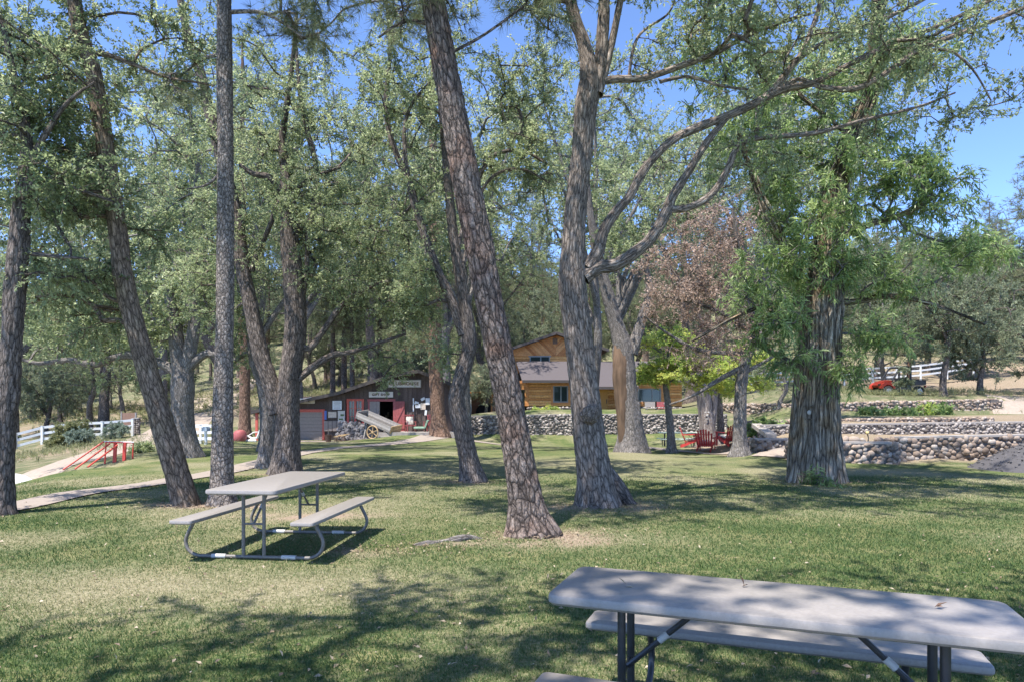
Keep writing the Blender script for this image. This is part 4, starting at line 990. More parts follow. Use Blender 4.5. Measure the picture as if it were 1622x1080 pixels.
# ------------------------------------------------------------------ buggy (utility vehicle)
p = W(1421, 628, 44.5); t = thing('utility_buggy', 'red and black open utility buggy parked on the bank above the far wall', 'buggy', p, math.radians(4))
sc_ = 1.0
mb = MB(); mb.prism([(-1.42,.62),(-1.46,.76),(-1.25,.98),(-.85,1.08),(-.62,1.04),(-.60,.62)], -.42, .42, axis='y')
for s in (-1, 1): mb.prism([(-1.52,.55),(-1.45,.78),(-1.25,.93),(-.9,.96),(-.68,.86),(-.55,.55),(-.66,.50),(-.76,.66),(-.92,.75),(-1.15,.75),(-1.32,.66),(-1.42,.5)], s*.55 - .14, s*.55 + .14, axis='y'); mb.build('hood', M['utvred'], t)
mb = MB(); mb.box((-.05, 0, .62), (1.15, 1.3, .55)); mb.box((.0, 0, .40), (2.4, .9, .16)); mb.box((-.15, -.66, .70), (.75, .04, .5)); mb.build('cabin', M['utvblack'], t)
mb = MB(); mb.box((.98, 0, .92), (1.05, 1.36, .30)); mb.box((.98, 0, 1.12), (1.0, 1.2, .02)); mb.build('cargo_bed', M['utvblack'], t)
mb = MB()
for s in (-1, 1): mb.tube(catmull(np.array([(-.72, s*.6, 1.0), (-.35, s*.58, 1.62), (-.15, s*.56, 1.86), (.1, s*.56, 1.92), (.42, s*.56, 1.9), (.52, s*.58, 1.75), (.5, s*.6, .9)]), .15), .065, 8)
mb.tube([(-.15, -.56, 1.86), (-.15, .56, 1.86)], .035, 8); mb.tube([(.45, -.56, 1.88), (.45, .56, 1.88)], .035, 8)
mb.build('roll_cage', M['utvblack'], t, smooth=True)
mb = MB(); mb.box((.25, 0, .98), (.16, 1.1, .5)); mb.box((.0, 0, .93), (.45, 1.1, .14)); mb.build('seat', M['utvblack'], t)
mb = MB(); mb.box((-1.46, -.42, .78), (.08, .22, .10)); mb.build('headlight', M['glass'], t)
mb = MB(); mb.box((1.52, -.55, .66), (.06, .16, .12)); mb.build('tail_light', M['red'], t)
for x in (-1.04, 1.02):
    for s in (-1, 1):
        mb = MB(); mb.tube([(x, s*.5, .34), (x, s*.53, .34), (x, s*.72, .34), (x, s*.75, .34)], [.28, .345, .345, .28], 18); w = mb.build('wheel', M['tyre'], t, smooth=True)
        mb = MB(); mb.tube([(x, s*.735, .34), (x, s*.758, .34)], .19, 14); mb.build('rim', M['rim'], w, smooth=True)
# ------------------------------------------------------------------ text helper
def text(s, name, width, height, c, mat, parent, depth=.012):
    """block letters facing -Y, centred at c (parent space)"""
    cu = bpy.data.curves.new(name, 'FONT'); cu.body = s; cu.align_x = 'CENTER'; cu.align_y = 'CENTER'; cu.extrude = depth; cu.offset = .03; cu.space_character = 1.12
    tmp = bpy.data.objects.new('tmp', cu); COL.objects.link(tmp)
    me = bpy.data.meshes.new_from_object(tmp.evaluated_get(bpy.context.evaluated_depsgraph_get())); bpy.data.objects.remove(tmp)
    v = np.array([q.co[:] for q in me.vertices]); mn, mx = v.min(0), v.max(0)
    sx = width / (mx[0] - mn[0]); sy = height / (mx[1] - mn[1])
    for q, p in zip(me.vertices, v): q.co = (c[0] + (p[0] - (mn[0]+mx[0])/2) * sx, c[1] - p[2], c[2] + (p[1] - (mn[1]+mx[1])/2) * sy)
    me.materials.clear(); me.materials.append(mat); o = bpy.data.objects.new(name, me); COL.objects.link(o); o.parent = parent; return o

# ------------------------------------------------------------------ gift shop
SD = 40.0
o = W(413, 700, SD); o[2] = -.36
def S(px, py, d=0.): p = W(px, py, SD); return np.array([p[0] - o[0], d, p[2] - o[2]])
shop = thing('gift_shop', 'dark brown board and batten gift shop with red trimmed window and doors', 'shop', o)
prof_px = [(386, 656), (430, 647), (499, 631.5), (540, 622.5), (580, 609), (620, 596.5), (665, 588.5), (724, 612)]
pp = np.array([S(a, b)[[0, 2]] for a, b in prof_px])
def rooft(x): return np.interp(x, pp[:, 0], pp[:, 1])
openings = [(S(427, 0)[0], S(511, 0)[0], -1, S(0, 652)[2]), (S(552, 0)[0], S(574, 0)[0], S(0, 671)[2], S(0, 634)[2]), (S(586, 0)[0], S(622.5, 0)[0], S(0, 683.5)[2], S(0, 635)[2])]
mb = MB(); xs = np.arange(S(414, 0)[0], S(722, 0)[0], .26); rr = random.Random(4)
for x in xs:
    xa, xb = x, min(x + .26, S(722, 0)[0]); xm = (xa + xb) / 2; segs = [(-.5, min(rooft(xa), rooft(xb)) - .02)]
    for (a, b, c0, c1) in openings:
        if xb > a and xa < b:
            new = []
            for s0, s1 in segs:
                if c0 > s0: new.append((s0, c0))
                if c1 < s1: new.append((c1, s1))
            segs = new
    lv = rr.random()
    for s0, s1 in segs:
        if s1 - s0 > .02:
            mb.box((xm, .03, (s0+s1)/2), (xb - xa - .006, .05, s1 - s0), lv=lv)
            mb.box((xa, -.006, (s0+s1)/2), (.05, .03, s1 - s0 - .01), lv=lv * .6)
mb.build('wall', M['brown'], shop)
mb = MB()   # side and back walls
xl, xr = S(414, 0)[0], S(722, 0)[0]
mb.box((xr - .03, 4, 1.4), (.06, 7.9, rooft(xr) * 1.1 + .2)); mb.box((xl + .03, 4, .9), (.06, 7.9, 2.2)); mb.box(((xl+xr)/2, 8, 1.2), (xr - xl, .06, 3))
mb.build('wall', M['brown'], shop)
mb = MB(); a, b = openings[2][0] - .3, openings[2][1] + .3
mb.box(((a+b)/2, 2.0, 1.3), (b - a, .04, 2.8)); mb.box((a, 1.05, 1.3), (.04, 1.9, 2.8)); mb.box((b, 1.05, 1.3), (.04, 1.9, 2.8)); mb.box(((a+b)/2, 1.05, .5), (b - a, 1.9, .04)); mb.box(((a+b)/2, 1.05, 2.72), (b - a, 1.9, .04))
a, b = openings[1][0] - .1, openings[1][1] + .1; mb.box(((a+b)/2, .5, 1.7), (b - a, .04, 1.9))
mb.build('shade_lining', M['dark'], shop)  # shade of the room painted as near-black panels behind doorway and window
mb = MB()   # goods glimpsed inside the doorway
for q in range(7):
    x = openings[2][0] + .55 + q * .12; mb.box((x, 1.4 + .08 * (q % 3), 1.0 + .25 * (q % 3)), (.10, .1, .3 + .1 * (q % 2)))
mb.build('goods', simple('goods', (.16, .13, .09), .8, var=.5), shop)
mb = MB()
for (a, b) in zip(pp[:-1], pp[1:]):
    mb.prism([(a[0], a[1]), (b[0], b[1]), (b[0], b[1] + .09), (a[0], a[1] + .09)], -.65, 8.4, axis='y')
mb.build('roof', M['shingle'], shop)
mb = MB()
for (a, b) in zip(pp[:-1], pp[1:]):
    mb.prism([(a[0], a[1] - .10), (b[0], b[1] - .10), (b[0], b[1] + .10), (a[0], a[1] + .10)], -.70, -.653, axis='y')
mb.build('fascia', M['darkroof'], shop)
mb = MB(); a, b = pp[1], pp[2]; mb.prism([(a[0], a[1] + .075), (b[0], b[1] + .075), (b[0], b[1] + .12), (a[0], a[1] + .12)], -.72, -.62, axis='y'); mb.build('roof_edge', M['metalroof'], shop)
mb = MB(); mb.box((S(412, 0)[0], -.5, .65), (.14, .14, 1.9)); mb.build('post', M['trimred'], shop)
# garage door with red frame
g0, g1, gt = S(427, 0)[0], S(511, 0)[0], S(0, 652)[2]
mb = MB()
for q in range(9): mb.box(((g0+g1)/2, .02, .02 + q * .205), (g1 - g0 - .02, .04, .195))
gd = mb.build('garage_door', M['taupe'], shop)
mb = MB(); mb.box(((g0+g1)/2, -.035, gt + .08), (g1 - g0 + .28, .05, .17)); mb.box((g0 - .06, -.034, gt/2), (.13, .05, gt)); mb.box((g1 + .06, -.034, gt/2), (.13, .05, gt)); mb.build('door_frame', M['trimred'], gd)
# window
w0, w1, wb, wt = openings[1]
mb = MB(); mb.box(((w0+w1)/2, .03, (wb+wt)/2), (w1-w0, .012, wt-wb)); win = mb.build('window', M['glass'], shop)
mb = MB(); xm = (w0+w1)/2
for x, w in ((w0-.03, .13), (xm, .12), (w1+.03, .13)): mb.box((x, -.03, (wb+wt)/2), (w, .05, wt - wb + .16))
for z in (wb - .04, wt + .04): mb.box((xm, -.034, z), (w1 - w0 + .2, .05, .13))
mb.build('frame', M['trimred'], win)
mb = MB()
for s in (-1, 1):
    cx = xm + s * (w1 - w0) / 4
    mb.box((cx, .012, (wb+wt)/2), (.025, .02, wt - wb))
    for q in (1, 2): mb.box((cx, .01, wb + (wt-wb)*q/3), ((w1-w0)/2 - .1, .02, .025))
mb.build('muntins', M['trimred'], win)
mb = MB(); mb.box((xm, -.14, wb - .12), (w1 - w0 + .26, .26, .13)); mb.build('window_box', M['trimred'], win)
# door pair
d0, d1, db, dt = openings[2]
mb = MB(); mb.box(((d0+d1)/2, -.03, dt + .06), (d1 - d0 + .3, .05, .14)); mb.box((d0 - .05, -.03, (db+dt)/2), (.12, .05, dt-db)); mb.build('door_frame', M['doorred'], shop)
dd = thing('tmp', None, None); bpy.data.objects.remove(dd)
dw = S(602, 0)[0] - d0
mb = MB()
for q in range(3): mb.box((d0 + dw * (q + .5) / 3, -.07, (db+dt)/2), (dw/3 - .01, .04, dt - db - .04))
gl = mb.build('door', M['taupe'], shop); tag(gl, 'grey left door leaf')
mb = MB(); mb.box((d0 + dw - .08, -.12, db + 1.0), (.04, .06, .14)); mb.build('handle', M['metalroof'], gl)
mb = MB(); x0 = S(623, 0)[0]; rw = S(641.5, 0)[0] - x0
for q in range(4): mb.box((x0 + rw*(q+.5)/4, -.09, (db+dt)/2), (rw/4 - .008, .04, dt-db))
mb.beam((x0 + .06, -.125, db + .35), (x0 + rw - .06, -.125, dt - .3), .03, .09, up=(0, 0, 1))
for z in (db + .25, dt - .22): mb.box((x0 + rw/2, -.125, z), (rw - .02, .03, .11))
rd = mb.build('door', M['doorred'], shop); tag(rd, 'red right door leaf with diagonal brace folded back against the wall')
# signs and notices (hung on the wall)
def sign(name, label, px0, px1, y0, y1, mat, txt=None, tw=.8, th=.5, tmat='signtext', cat='sign', d=-.10, group=None, tilt=0):
    c = (S(px0, y0) + S(px1, y1)) / 2; w = S(px1, 0)[0] - S(px0, 0)[0]; h = S(0, y0)[2] - S(0, y1)[2]
    t = thing(name, label, cat, (o[0] + c[0], SD + d, o[2] + c[2]), 0, group); t.rotation_euler = (0, tilt, 0)
    mb = MB(); mb.box((0, 0, 0), (w, .04, h)); mb.build('panel', M[mat], t)
    if txt: text(txt, 'lettering', w * tw, h * th, (0, -.026, 0), M[tmat], t)
    return t, w, h
def fr(t, w, h, mat, b=.035):
    mb = MB()
    for s in (-1, 1): mb.box((s*(w/2 - b/2), -.026, 0), (b, .014, h)); mb.box((0, -.024, s*(h/2 - b/2)), (w - 2*b, .014, b))
    mb.build('border', M[mat], t)
t, w, h = sign('shop_sign', 'cream board reading GIFT SHOP above the open doors', 585, 623, 620, 628.8, 'sign', 'GIFT SHOP', .74, .46)
t, w, h = sign('shop_sign', 'wide cream board reading CLUBHOUSE high in the gable', 613.5, 667.5, 601, 613.5, 'sign', 'CLUBHOUSE', .86, .4, 'signgold'); fr(t, w, h, 'coping', .04)
t, w, h = sign('shop_sign', 'pale board reading RENTAL above the garage door, half hidden by the twin trunk', 452, 499.5, 630.5, 638.5, 'sign', 'RENTAL', .72, .5)
def lines(t, w, h, n, mat='signtext'):
    mb = MB()
    for q in range(n): mb.box((0, -.023, h*.36 - q*h*.72/max(1, n-1)), (w*(.75 if q % 2 else .6), .004, h*.035))
    mb.build('print', M[mat], t)
t, w, h = sign('notice_board', 'white printed notice above the posters left of the red window', 527.5, 542, 634.2, 648, 'paper', cat='notice'); lines(t, w, h, 6, 'coping')
t, w, h = sign('notice_board', 'tan framed poster beside the garage door', 519.5, 534.8, 650.5, 662, 'poster', cat='notice'); fr(t, w, h, 'brown', .04); lines(t, w, h, 3, 'coping')
t, w, h = sign('notice_board', 'tall white and green map board left of the red window', 536, 547, 650, 669, 'sign', cat='notice'); 
mb = MB(); mb.box((.05, -.024, .1), (w*.5, .006, h*.16)); mb.box((-.02, -.024, -h*.2), (w*.6, .006, h*.12)); mb.build('print', simple('map_green', (.12, .17, .06), .7), t)
sign('notice_board', 'narrow blue plate at the garage door frame', 514.6, 518.2, 650, 664, 'blue', cat='plate')
t, w, h = sign('plank_panel', 'low taupe plank panel under the posters beside the garage door', 514, 540, 666, 682, 'taupe', cat='panel', d=-.09)
mb = MB()
for q in range(1, 4): mb.box((-w/2 + w*q/4, -.024, 0), (.03, .01, h)); 
mb.build('battens', M['brown'], t)
for (a, b, y0, y1, tl, mt_, lb) in ((654.2, 656, 630, 651, 0, 'paper', 'thin upright white strip on the dark wall left of the papers'), (657, 663.5, 635.5, 640.5, .25, 'paper', 'small white paper tilted beside the thin white strip'),
        (658.5, 667, 639, 645.5, 0, 'paper', 'pale blue white sheet lowest left of the wall papers'), (666.5, 674.5, 637.5, 648, 0, 'poster', 'tan patterned sheet in the middle of the wall papers'),
        (667, 673.5, 629.5, 633.5, -.45, 'paper', 'white slip tilted steeply above the wall papers'), (674.5, 681, 630, 640.5, 0, 'paper', 'upper right white sheet next to the orange pine trunk'), (673, 676.5, 649, 657, .1, 'paper', 'small loose paper hanging lowest on the dark wall')):
    sign('wall_paper', lb, a, b, y0, y1, mt_, cat='paper', tilt=tl)
# porch slab, rock bank, pot, barrow
p = W(662, 688, 39.2); t = thing('porch_slab', 'grey concrete step below the shop doors', 'step', (p[0], 39.0, p[2] - .1))
mb = MB(); mb.box((0, 0, .08), (4.4, 1.9, .40)); mb.box((-1.2, -1.05, -.03), (1.6, .35, .2)); mb.build('slab', M['coping'], t)
rng = np.random.default_rng(41); p = W(568, 694, 39.0); t = thing('rock_bank', 'dark rough rock base under the red shop window', 'rocks', (p[0], 39.1, gzf(p[0], 39.1)))
n = 420; P = np.stack([rng.uniform(-1.25, 1.3, n), rng.uniform(-.02, .1, n), rng.uniform(0, .95, n)], 1); P[:, 1] += P[:, 2] * .35 - .2
v, f, c = cobbles(rng, P, .23, (0, -1, 0), 1, flat=1.); npmesh('rocks', v, f, M['rock'], t, lv=c)
p = fp(520, 695, 38.5); t = thing('flower_pot', 'dark clay pot standing beside the garage door', 'pot', (p[0], p[1], gzf(p[0], p[1])))
mb = MB(); mb.tube([(0,0,0),(0,0,.15),(0,0,.36),(0,0,.40),(0,0,.40)], [.13, .17, .20, .215, .18], 20); mb.build('body', M['terracotta'], t, smooth=True)
mb = MB(); mb.tube([(0,0,.38),(0.02,0,.62)], .03, 6); mb.build('stem', M['deadwood'], t)
p = fp(539, 694, 38.5); t = thing('wooden_barrow', 'small rusty wooden barrow between the clay pot and the wagon', 'barrow', (p[0], p[1], gzf(p[0], p[1])))
mb = MB(); mb.beam((-.34, 0, .26), (.34, 0, .36), .34, .07); mb.beam((-.1, -.1, .34), (.5, -.1, .42), .04, .04); mb.beam((-.1, .1, .34), (.5, .1, .42), .04, .04); mb.build('tray', M['tanwood'], t)
mb = MB()
for s in (-1, 1):
    mb.beam((-.2, s*.14, .26), (-.28, s*.16, 0), .04, .04); mb.beam((.2, s*.14, .3), (.3, s*.16, 0), .04, .04)
mb.build('legs', M['iron'], t)
mb = MB(); a = np.linspace(0, 2*np.pi, 17); mb.tube([(.02 + .15*math.cos(q), -.2, .15 + .15*math.sin(q)) for q in a], .02, 6, cap=False); mb.build('wheel', M['iron'], t)

# old wooden wagon
A = W(563, 661, 38.6); B = W(617, 685, 38.0); t = thing('wooden_wagon', 'old weathered wooden wagon tilted on its broken wheel before the shop', 'wagon', (A[0]+1, 38.2, gzf(A[0] + 1, 38.2)))
oo = np.array([A[0]+1, 38.2, gzf(A[0]+1, 38.2)]); a = A - oo; b = B - oo; wv = np.array([.50, .62, .10]); up = np.array([.10, 0, .33])
def quad3(mb, p, q, up, th, lv):
    n_ = np.cross(q - p, up); n_ = n_ / np.linalg.norm(n_) * th
    V = [p, q, q + up, p + up, p + n_, q + n_, q + up + n_, p + up + n_]
    mb.add(V, [(0,1,2,3),(4,7,6,5),(0,4,5,1),(1,5,6,2),(2,6,7,3),(3,7,4,0)], lv=lv)
for nm, off in (('side_board', 0), ('side_board', 1)):
    mb = MB()
    for q in range(3): quad3(mb, a + wv*off + up*(q/3), b + wv*off + up*(q/3), up*.31, .04, (.2, .9, .5)[q])
    mb.build(nm, M['oldwood'], t)
mb = MB()
for q in range(4): quad3(mb, a + wv*(q/4) - up*.08, b + wv*(q/4) - up*.08, wv*.24, .03, (.3, .7, .1, .6)[q])
mb.build('floor_boards', M['oldwood'], t)
for q0 in (a, b):
    mb = MB(); d = (b - a) / np.linalg.norm(b - a)
    for q in range(3): quad3(mb, q0 - up*.15 + up*q*.42 + (wv*0), q0 - up*.15 + up*q*.42 + wv, up*.38, .04, (.6, .2, .8)[q])
    mb.build('end_board', M['tanwood'] if q0 is b else M['oldwood'], t)
mb = MB(); c = W(590, 684, 37.8) - oo; R = .36; ang = np.linspace(0, 2*np.pi, 25)
mb.tube([c + np.array([R*math.cos(q)*.9, -R*.35*math.cos(q), R*math.sin(q)]) for q in ang], .035, 6, cap=False); wh = mb.build('wheel', M['tanwood'], t)
mb = MB()
for q in np.arange(6) * math.pi / 3 + .4: mb.beam(c, c + np.array([R*math.cos(q)*.9, -R*.35*math.cos(q), R*math.sin(q)]), .035, .03)
mb.tube([c - np.array([0, .06, 0]), c + np.array([0, .12, 0])], .06, 8); mb.build('spokes', M['tanwood'], wh)
mb = MB(); mb.beam(c, c + np.array([.45, .7, .05]), .07, .07); mb.beam((a+b)/2 + wv*.2 - up*.2, b + (b-a)*.35 + wv*.5 + np.array([0, 0, -.12]), .07, .06); mb.build('axle_and_tongue', M['oldwood'], t)
mb = MB(); mb.beam(b + wv*.5, b + wv*.5 + np.array([0, 0, -(b+wv*.5)[2]]), .08, .08); mb.beam(a + wv*.5 + (b-a)*.2, np.array([a[0] + .5, .3, 0]), .07, .07); mb.build('prop', M['oldwood'], t)

def porch_chair(loc, rz, mat, label, cush):
    t = thing('porch_chair', label, 'chair', loc, rz)
    mb = MB(); mb.box((0, 0, .40), (.52, .50, .05)); mb.build('seat', M[mat], t)
    mb = MB()
    for q in range(4): mb.box((-.19 + q*.127, .24, .70), (.09, .03, .56))
    mb.box((0, .24, .99), (.52, .04, .08)); mb.build('backrest', M[mat], t)
    for s in (-1, 1):
        mb = MB(); mb.box((s*.26, 0, .62), (.06, .52, .03)); mb.build('armrest', M[mat], t)
        for y in (-.22, .22): mb = MB(); mb.box((s*.24, y, .20 if y > 0 else .30), (.05, .05, .40 if y > 0 else .60)); mb.build('leg', M[mat], t)
    if cush:
        mb = MB(); mb.slab(.42, .5, .08, .06, .02, (0, 0, 0)); q = mb.build('cushion', M[cush], t, smooth=True); q.location = (0, .17, .70); q.rotation_euler = (math.radians(75), 0, 0)
    return t
zp = W(662, 684.5, 39.2)[2]
porch_chair((X(650, 39.2), 39.3, zp), .4, 'doorred', 'dark red porch chair with pale cushion right of the red door', 'cushion')
porch_chair((X(680, 39.2), 39.3, zp), -.3, 'doorred', 'dark red porch chair nearest the orange pine trunk', None)
t = thing('wicker_lounger', 'green cloth covered lounger between the two red porch chairs', 'lounger', (X(665, 39.1), 39.2, zp))
mb = MB(); mb.slab(.7, .5, .12, .1, .03, (0, 0, .34)); mb.build('seat', M['greencloth'], t, smooth=True)
mb = MB(); mb.beam((.3, 0, .3), (.46, 0, .72), .5, .09); mb.build('backrest', M['greencloth'], t)
mb = MB(); 
for sx in (-.28, .28):
    for sy in (-.2, .2): mb.box((sx, sy, .11), (.05, .05, .22))
mb.build('legs', M['iron'], t)
# white antler like driftwood and red tub on the left of the shop
p = fp(398, 706, 36.5); t = thing('driftwood', 'bleached white branching driftwood lying before the pine left of the shop', 'driftwood', (p[0], p[1], gzf(p[0], p[1])))
mb = MB(); mb.tube([(-.55, 0, .42), (-.2, .05, .28), (.1, 0, .16), (.28, .05, .2), (.45, 0, .55), (.5, 0, .78)], [.03,.045,.06,.06,.05,.03], 8)
mb.tube([(.1, 0, .16), (-.1, -.1, .06), (-.5, -.1, .04)], [.06,.05,.04], 8); mb.tube([(.28, .05, .2), (.55, .1, .42), (.75, .1, .48)], [.05,.035,.02], 8); mb.tube([(-.2, .05, .3), (.1, .1, .5), (.4, .1, .52)], [.03,.03,.015], 6); mb.tube([(-.5, -.1, .05), (.3, -.1, .05)], .07, 8)
mb.build('branches', M['white'], t, smooth=True)
p = fp(380, 704, 36.3); t = thing('tub', 'dull red round tub behind the straight scaly trunk', 'tub', (p[0], p[1], gzf(p[0], p[1])))
mb = MB(); mb.tube([(0,0,0),(0,0,.1),(0,0,.42),(0,0,.55),(0,0,.60)], [.3,.34,.33,.24,.05], 18); mb.build('body', M['doorred'], t, smooth=True)

# ------------------------------------------------------------------ log house
HD = 52.0; ho = np.array([X(950, HD), HD, 1.0])
def H_(px, py, D=HD): return W(px, py, D) - ho
house = thing('log_house', 'honey coloured log house with grey shingle roof and a cedar chevron gable', 'house', ho)
def hlogs(mb, xa, xb, y, zb, zt, openings=(), step=.2, seed=1):
    rr = random.Random(seed); z = zb
    while z < zt - .02:
        h = min(step, zt - z); segs = [(xa, xb)]
        for (a, b, c0, c1) in openings:
            if z + h * .5 > c0 and z + h * .5 < c1:
                new = []
                for s0, s1 in segs:
                    if a > s0: new.append((s0, min(a, s1)))
                    if b < s1: new.append((max(b, s0), s1))
                segs = new
        for s0, s1 in segs:
            if s1 - s0 < .02: continue
            k = 5; V = []
            for xx in (s0, s1):
                for q in range(k + 1):
                    a = math.pi * q / k - math.pi / 2; V.append((xx, y - .05 * math.cos(a), z + h/2 + math.sin(a) * h/2 * .98))
                V.append((xx, y + .06, z + h)); V.append((xx, y + .06, z))
            n = k + 3
            mb.add(V, [(q, (q+1) % n, n + (q+1) % n, n + q) for q in range(n)] + [tuple(range(n)), tuple(range(2*n-1, n-1, -1))], lv=rr.random())
        z += h
zf = .05; ze = H_(0, 604)[2]
wl = (H_(876, 0)[0], H_(900, 0)[0], H_(0, 637)[2], H_(0, 610)[2]); wr = (H_(1010, 0)[0], H_(1047, 0)[0], H_(0, 636)[2], H_(0, 614.5)[2])
sb = H_(0, 642.5)[2]
mb = MB(); hlogs(mb, H_(836.5, 0)[0], H_(912, 0)[0], 0, sb, ze, [wl], .21, 2); mb.build('log_wall', M['log'], house)
mb = MB(); hlogs(mb, H_(1005, 0)[0], H_(1079, 0)[0], 0, H_(0, 643)[2], ze, [wr], .21, 3); mb.build('log_wall', M['log'], house)
dx0, dx1 = H_(950, 0, 53.5)[0], H_(963, 0, 53.5)[0]
mb = MB(); hlogs(mb, H_(912, 0)[0], H_(1005, 0)[0], 1.5, zf, H_(0, 611, 53.5)[2] + .3, [(dx0, dx1, -1, 2.1)], .21, 4); mb.build('log_wall', M['log'], house)
mb = MB(); yb = 9
for x in (H_(836.5, 0)[0] - .55, H_(1079, 0)[0] + .05): pass
# left end wall turning back, and other outer walls
x0 = H_(836.5, 0)[0]; x1 = H_(1079, 0)[0]
for q in range(9): mb.beam((x0 - .02, .06, sb + .1 + q*.21), (x0 - .75, 2.6, sb + .1 + q*.21), .1, .20, lv=(q*.37) % 1)
mb.box((x1, 4.5, 1.3), (.1, 9, 2.7)); mb.box((x0 - .7, 6, 1.3), (.1, 6.8, 2.7)); mb.box(((x0+x1)/2, 9, 1.3), (x1-x0+1.2, .1, 2.7)); mb.box((H_(912, 0)[0]+.03, .8, 1.4), (.06, 1.4, 2.6)); mb.box((H_(1005, 0)[0]-.03, .8, 1.4), (.06, 1.4, 2.6))
mb.build('log_wall', M['log'], house)
mb = MB(); mb.box((x0 - .03, -.02, (sb+ze)/2), (.16, .16, ze - sb)); mb.build('corner_post', M['cedar'], house)
mb = MB(); mb.beam((x0 - .30, .62, 1.35), (x0 - .50, 1.35, 1.35), .2, 1.2); mb.build('window', M['glass'], house)
def hwin(w, split, nm='window'):
    a, b, c0, c1 = w; mb = MB(); mb.box(((a+b)/2, .02, (c0+c1)/2), (b-a, .02, c1-c0)); g = mb.build(nm, M['glass'], house)
    mb = MB()
    for x in (a + .05, b - .05) + tuple(a + (b-a)*s for s in split): mb.box((x, -.02, (c0+c1)/2), (.09, .05, c1-c0))
    for z in (c0 + .05, c1 - .05): mb.box(((a+b)/2, -.018, z), (b-a, .05, .09))
    mb.build('frame', M['greyframe'], g)
    mb = MB()
    for x in (a - .08, b + .08): mb.box((x, -.055, (c0+c1)/2), (.16, .05, c1-c0+.3))
    for z in (c0 - .08, c1 + .08): mb.box(((a+b)/2, -.053, z), (b-a, .05, .16))
    mb.build('casing', M['cedar'], g); return g
hwin(wl, (.52,)); hwin(wr, (.62,))
# stone base
rng = np.random.default_rng(17); P = []
for xa, xb in ((H_(836, 0)[0], H_(912, 0)[0]), (H_(1005, 0)[0], H_(1079, 0)[0])):
    for r in range(4):
        m = int((xb-xa)/.19); P.append(np.stack([np.linspace(xa, xb, m) + rng.normal(0, .03, m), np.full(m, -.12), np.full(m, .02 + r*.17) + rng.normal(0, .02, m)], 1))
v, f, c = cobbles(rng, np.concatenate(P), .21, (0, -1, 0), 1); sbm = npmesh('stone_base', v, f, M['cobblegrey'], house, lv=c, smooth=True)
mb = MB()
for xa, xb in ((H_(836, 0)[0], H_(912, 0)[0]), (H_(1005, 0)[0], H_(1079, 0)[0])): mb.box(((xa+xb)/2, 0, sb/2 - .05), (xb-xa, .2, sb))
mb.build('footing', M['mortar'], house)
# entry door
mb = MB(); mb.box(((dx0+dx1)/2, 1.5, 1.05), (dx1-dx0-.02, .06, 2.08)); dr = mb.build('door', simple('orange_door', (.55, .27, .06), .5, var=.1, scale=6, stretch=(6,1,.4)), house)
mb = MB(); mb.box((dx1 - .1, 1.44, 1.05), (.05, .06, .34)); mb.build('handle', M['utvblack'], dr)
# lower roofs
yr, zr = 3.6, H_(0, 572, HD + 3.6)[2]
def roofslab(nm, xa0, xa1, ya, za, xb0, xb1, yb_, zb_, th=.12, mat='shingle'):
    mb = MB(); V = [(xa0, ya, za), (xa1, ya, za), (xb1, yb_, zb_), (xb0, yb_, zb_)]; V += [(x, y, z - th) for x, y, z in V]
    mb.add(V, [(0,1,2,3), (7,6,5,4), (0,4,5,1), (1,5,6,2), (2,6,7,3), (3,7,4,0)]); return mb.build(nm, M[mat], house)
def fasc(xa, ya, za, xb, yb_, zb_, h=.2):
    mb = MB(); mb.beam((xa, ya - .03, za - .07), (xb, yb_ - .03, zb_ - .07), .04, h); return mb.build('fascia', M['darkroof'], house)
xm0, xm1 = H_(908, 0)[0], H_(1008, 0)[0]
roofslab('roof', H_(827, 0)[0], xm0, -.65, ze + .06, H_(818, 0)[0], xm0, yr, zr); fasc(H_(827, 0)[0], -.66, ze + .06, xm0, -.66, ze + .06)
z2 = H_(0, 612.5, 51)[2]
roofslab('roof', xm0 + .01, xm1 - .01, -1.0, z2, xm0 + .01, xm1 - .01, yr, zr - .01); fasc(xm0, -1.01, z2, xm1, -1.01, z2)
roofslab('roof', xm1, H_(1095, 0)[0], -.65, ze + .06, xm1, H_(1075, 0)[0], yr, zr); fasc(xm1, -.66, ze + .06, H_(1095, 0)[0], -.66, ze + .06)
roofslab('roof', H_(818, 0)[0], H_(1075, 0)[0], yr + .02, zr, H_(827, 0)[0], H_(1095, 0)[0], 9.4, ze)
mb = MB(); mb.beam((H_(827, 0)[0], -.6, ze - .03), (x0 - 1.05, 3.0, ze - .03), .05, .2); mb.build('fascia', M['cedar'], house)
# upper gable
GD = 3.9; g = lambda px, py: H_(px, py, HD + GD)
pk = g(881, 530); le = g(800, 557.5); re_ = g(963, 557); zl = zr - .4; zm = g(0, 563)[2]
mb = MB(); rr = random.Random(5)
def gz_(x): return np.interp(x, [le[0], pk[0], re_[0]], [le[2], pk[2], re_[2]]) - .05
step = .24
xl_, xr_ = g(812, 0)[0], g(953, 0)[0]
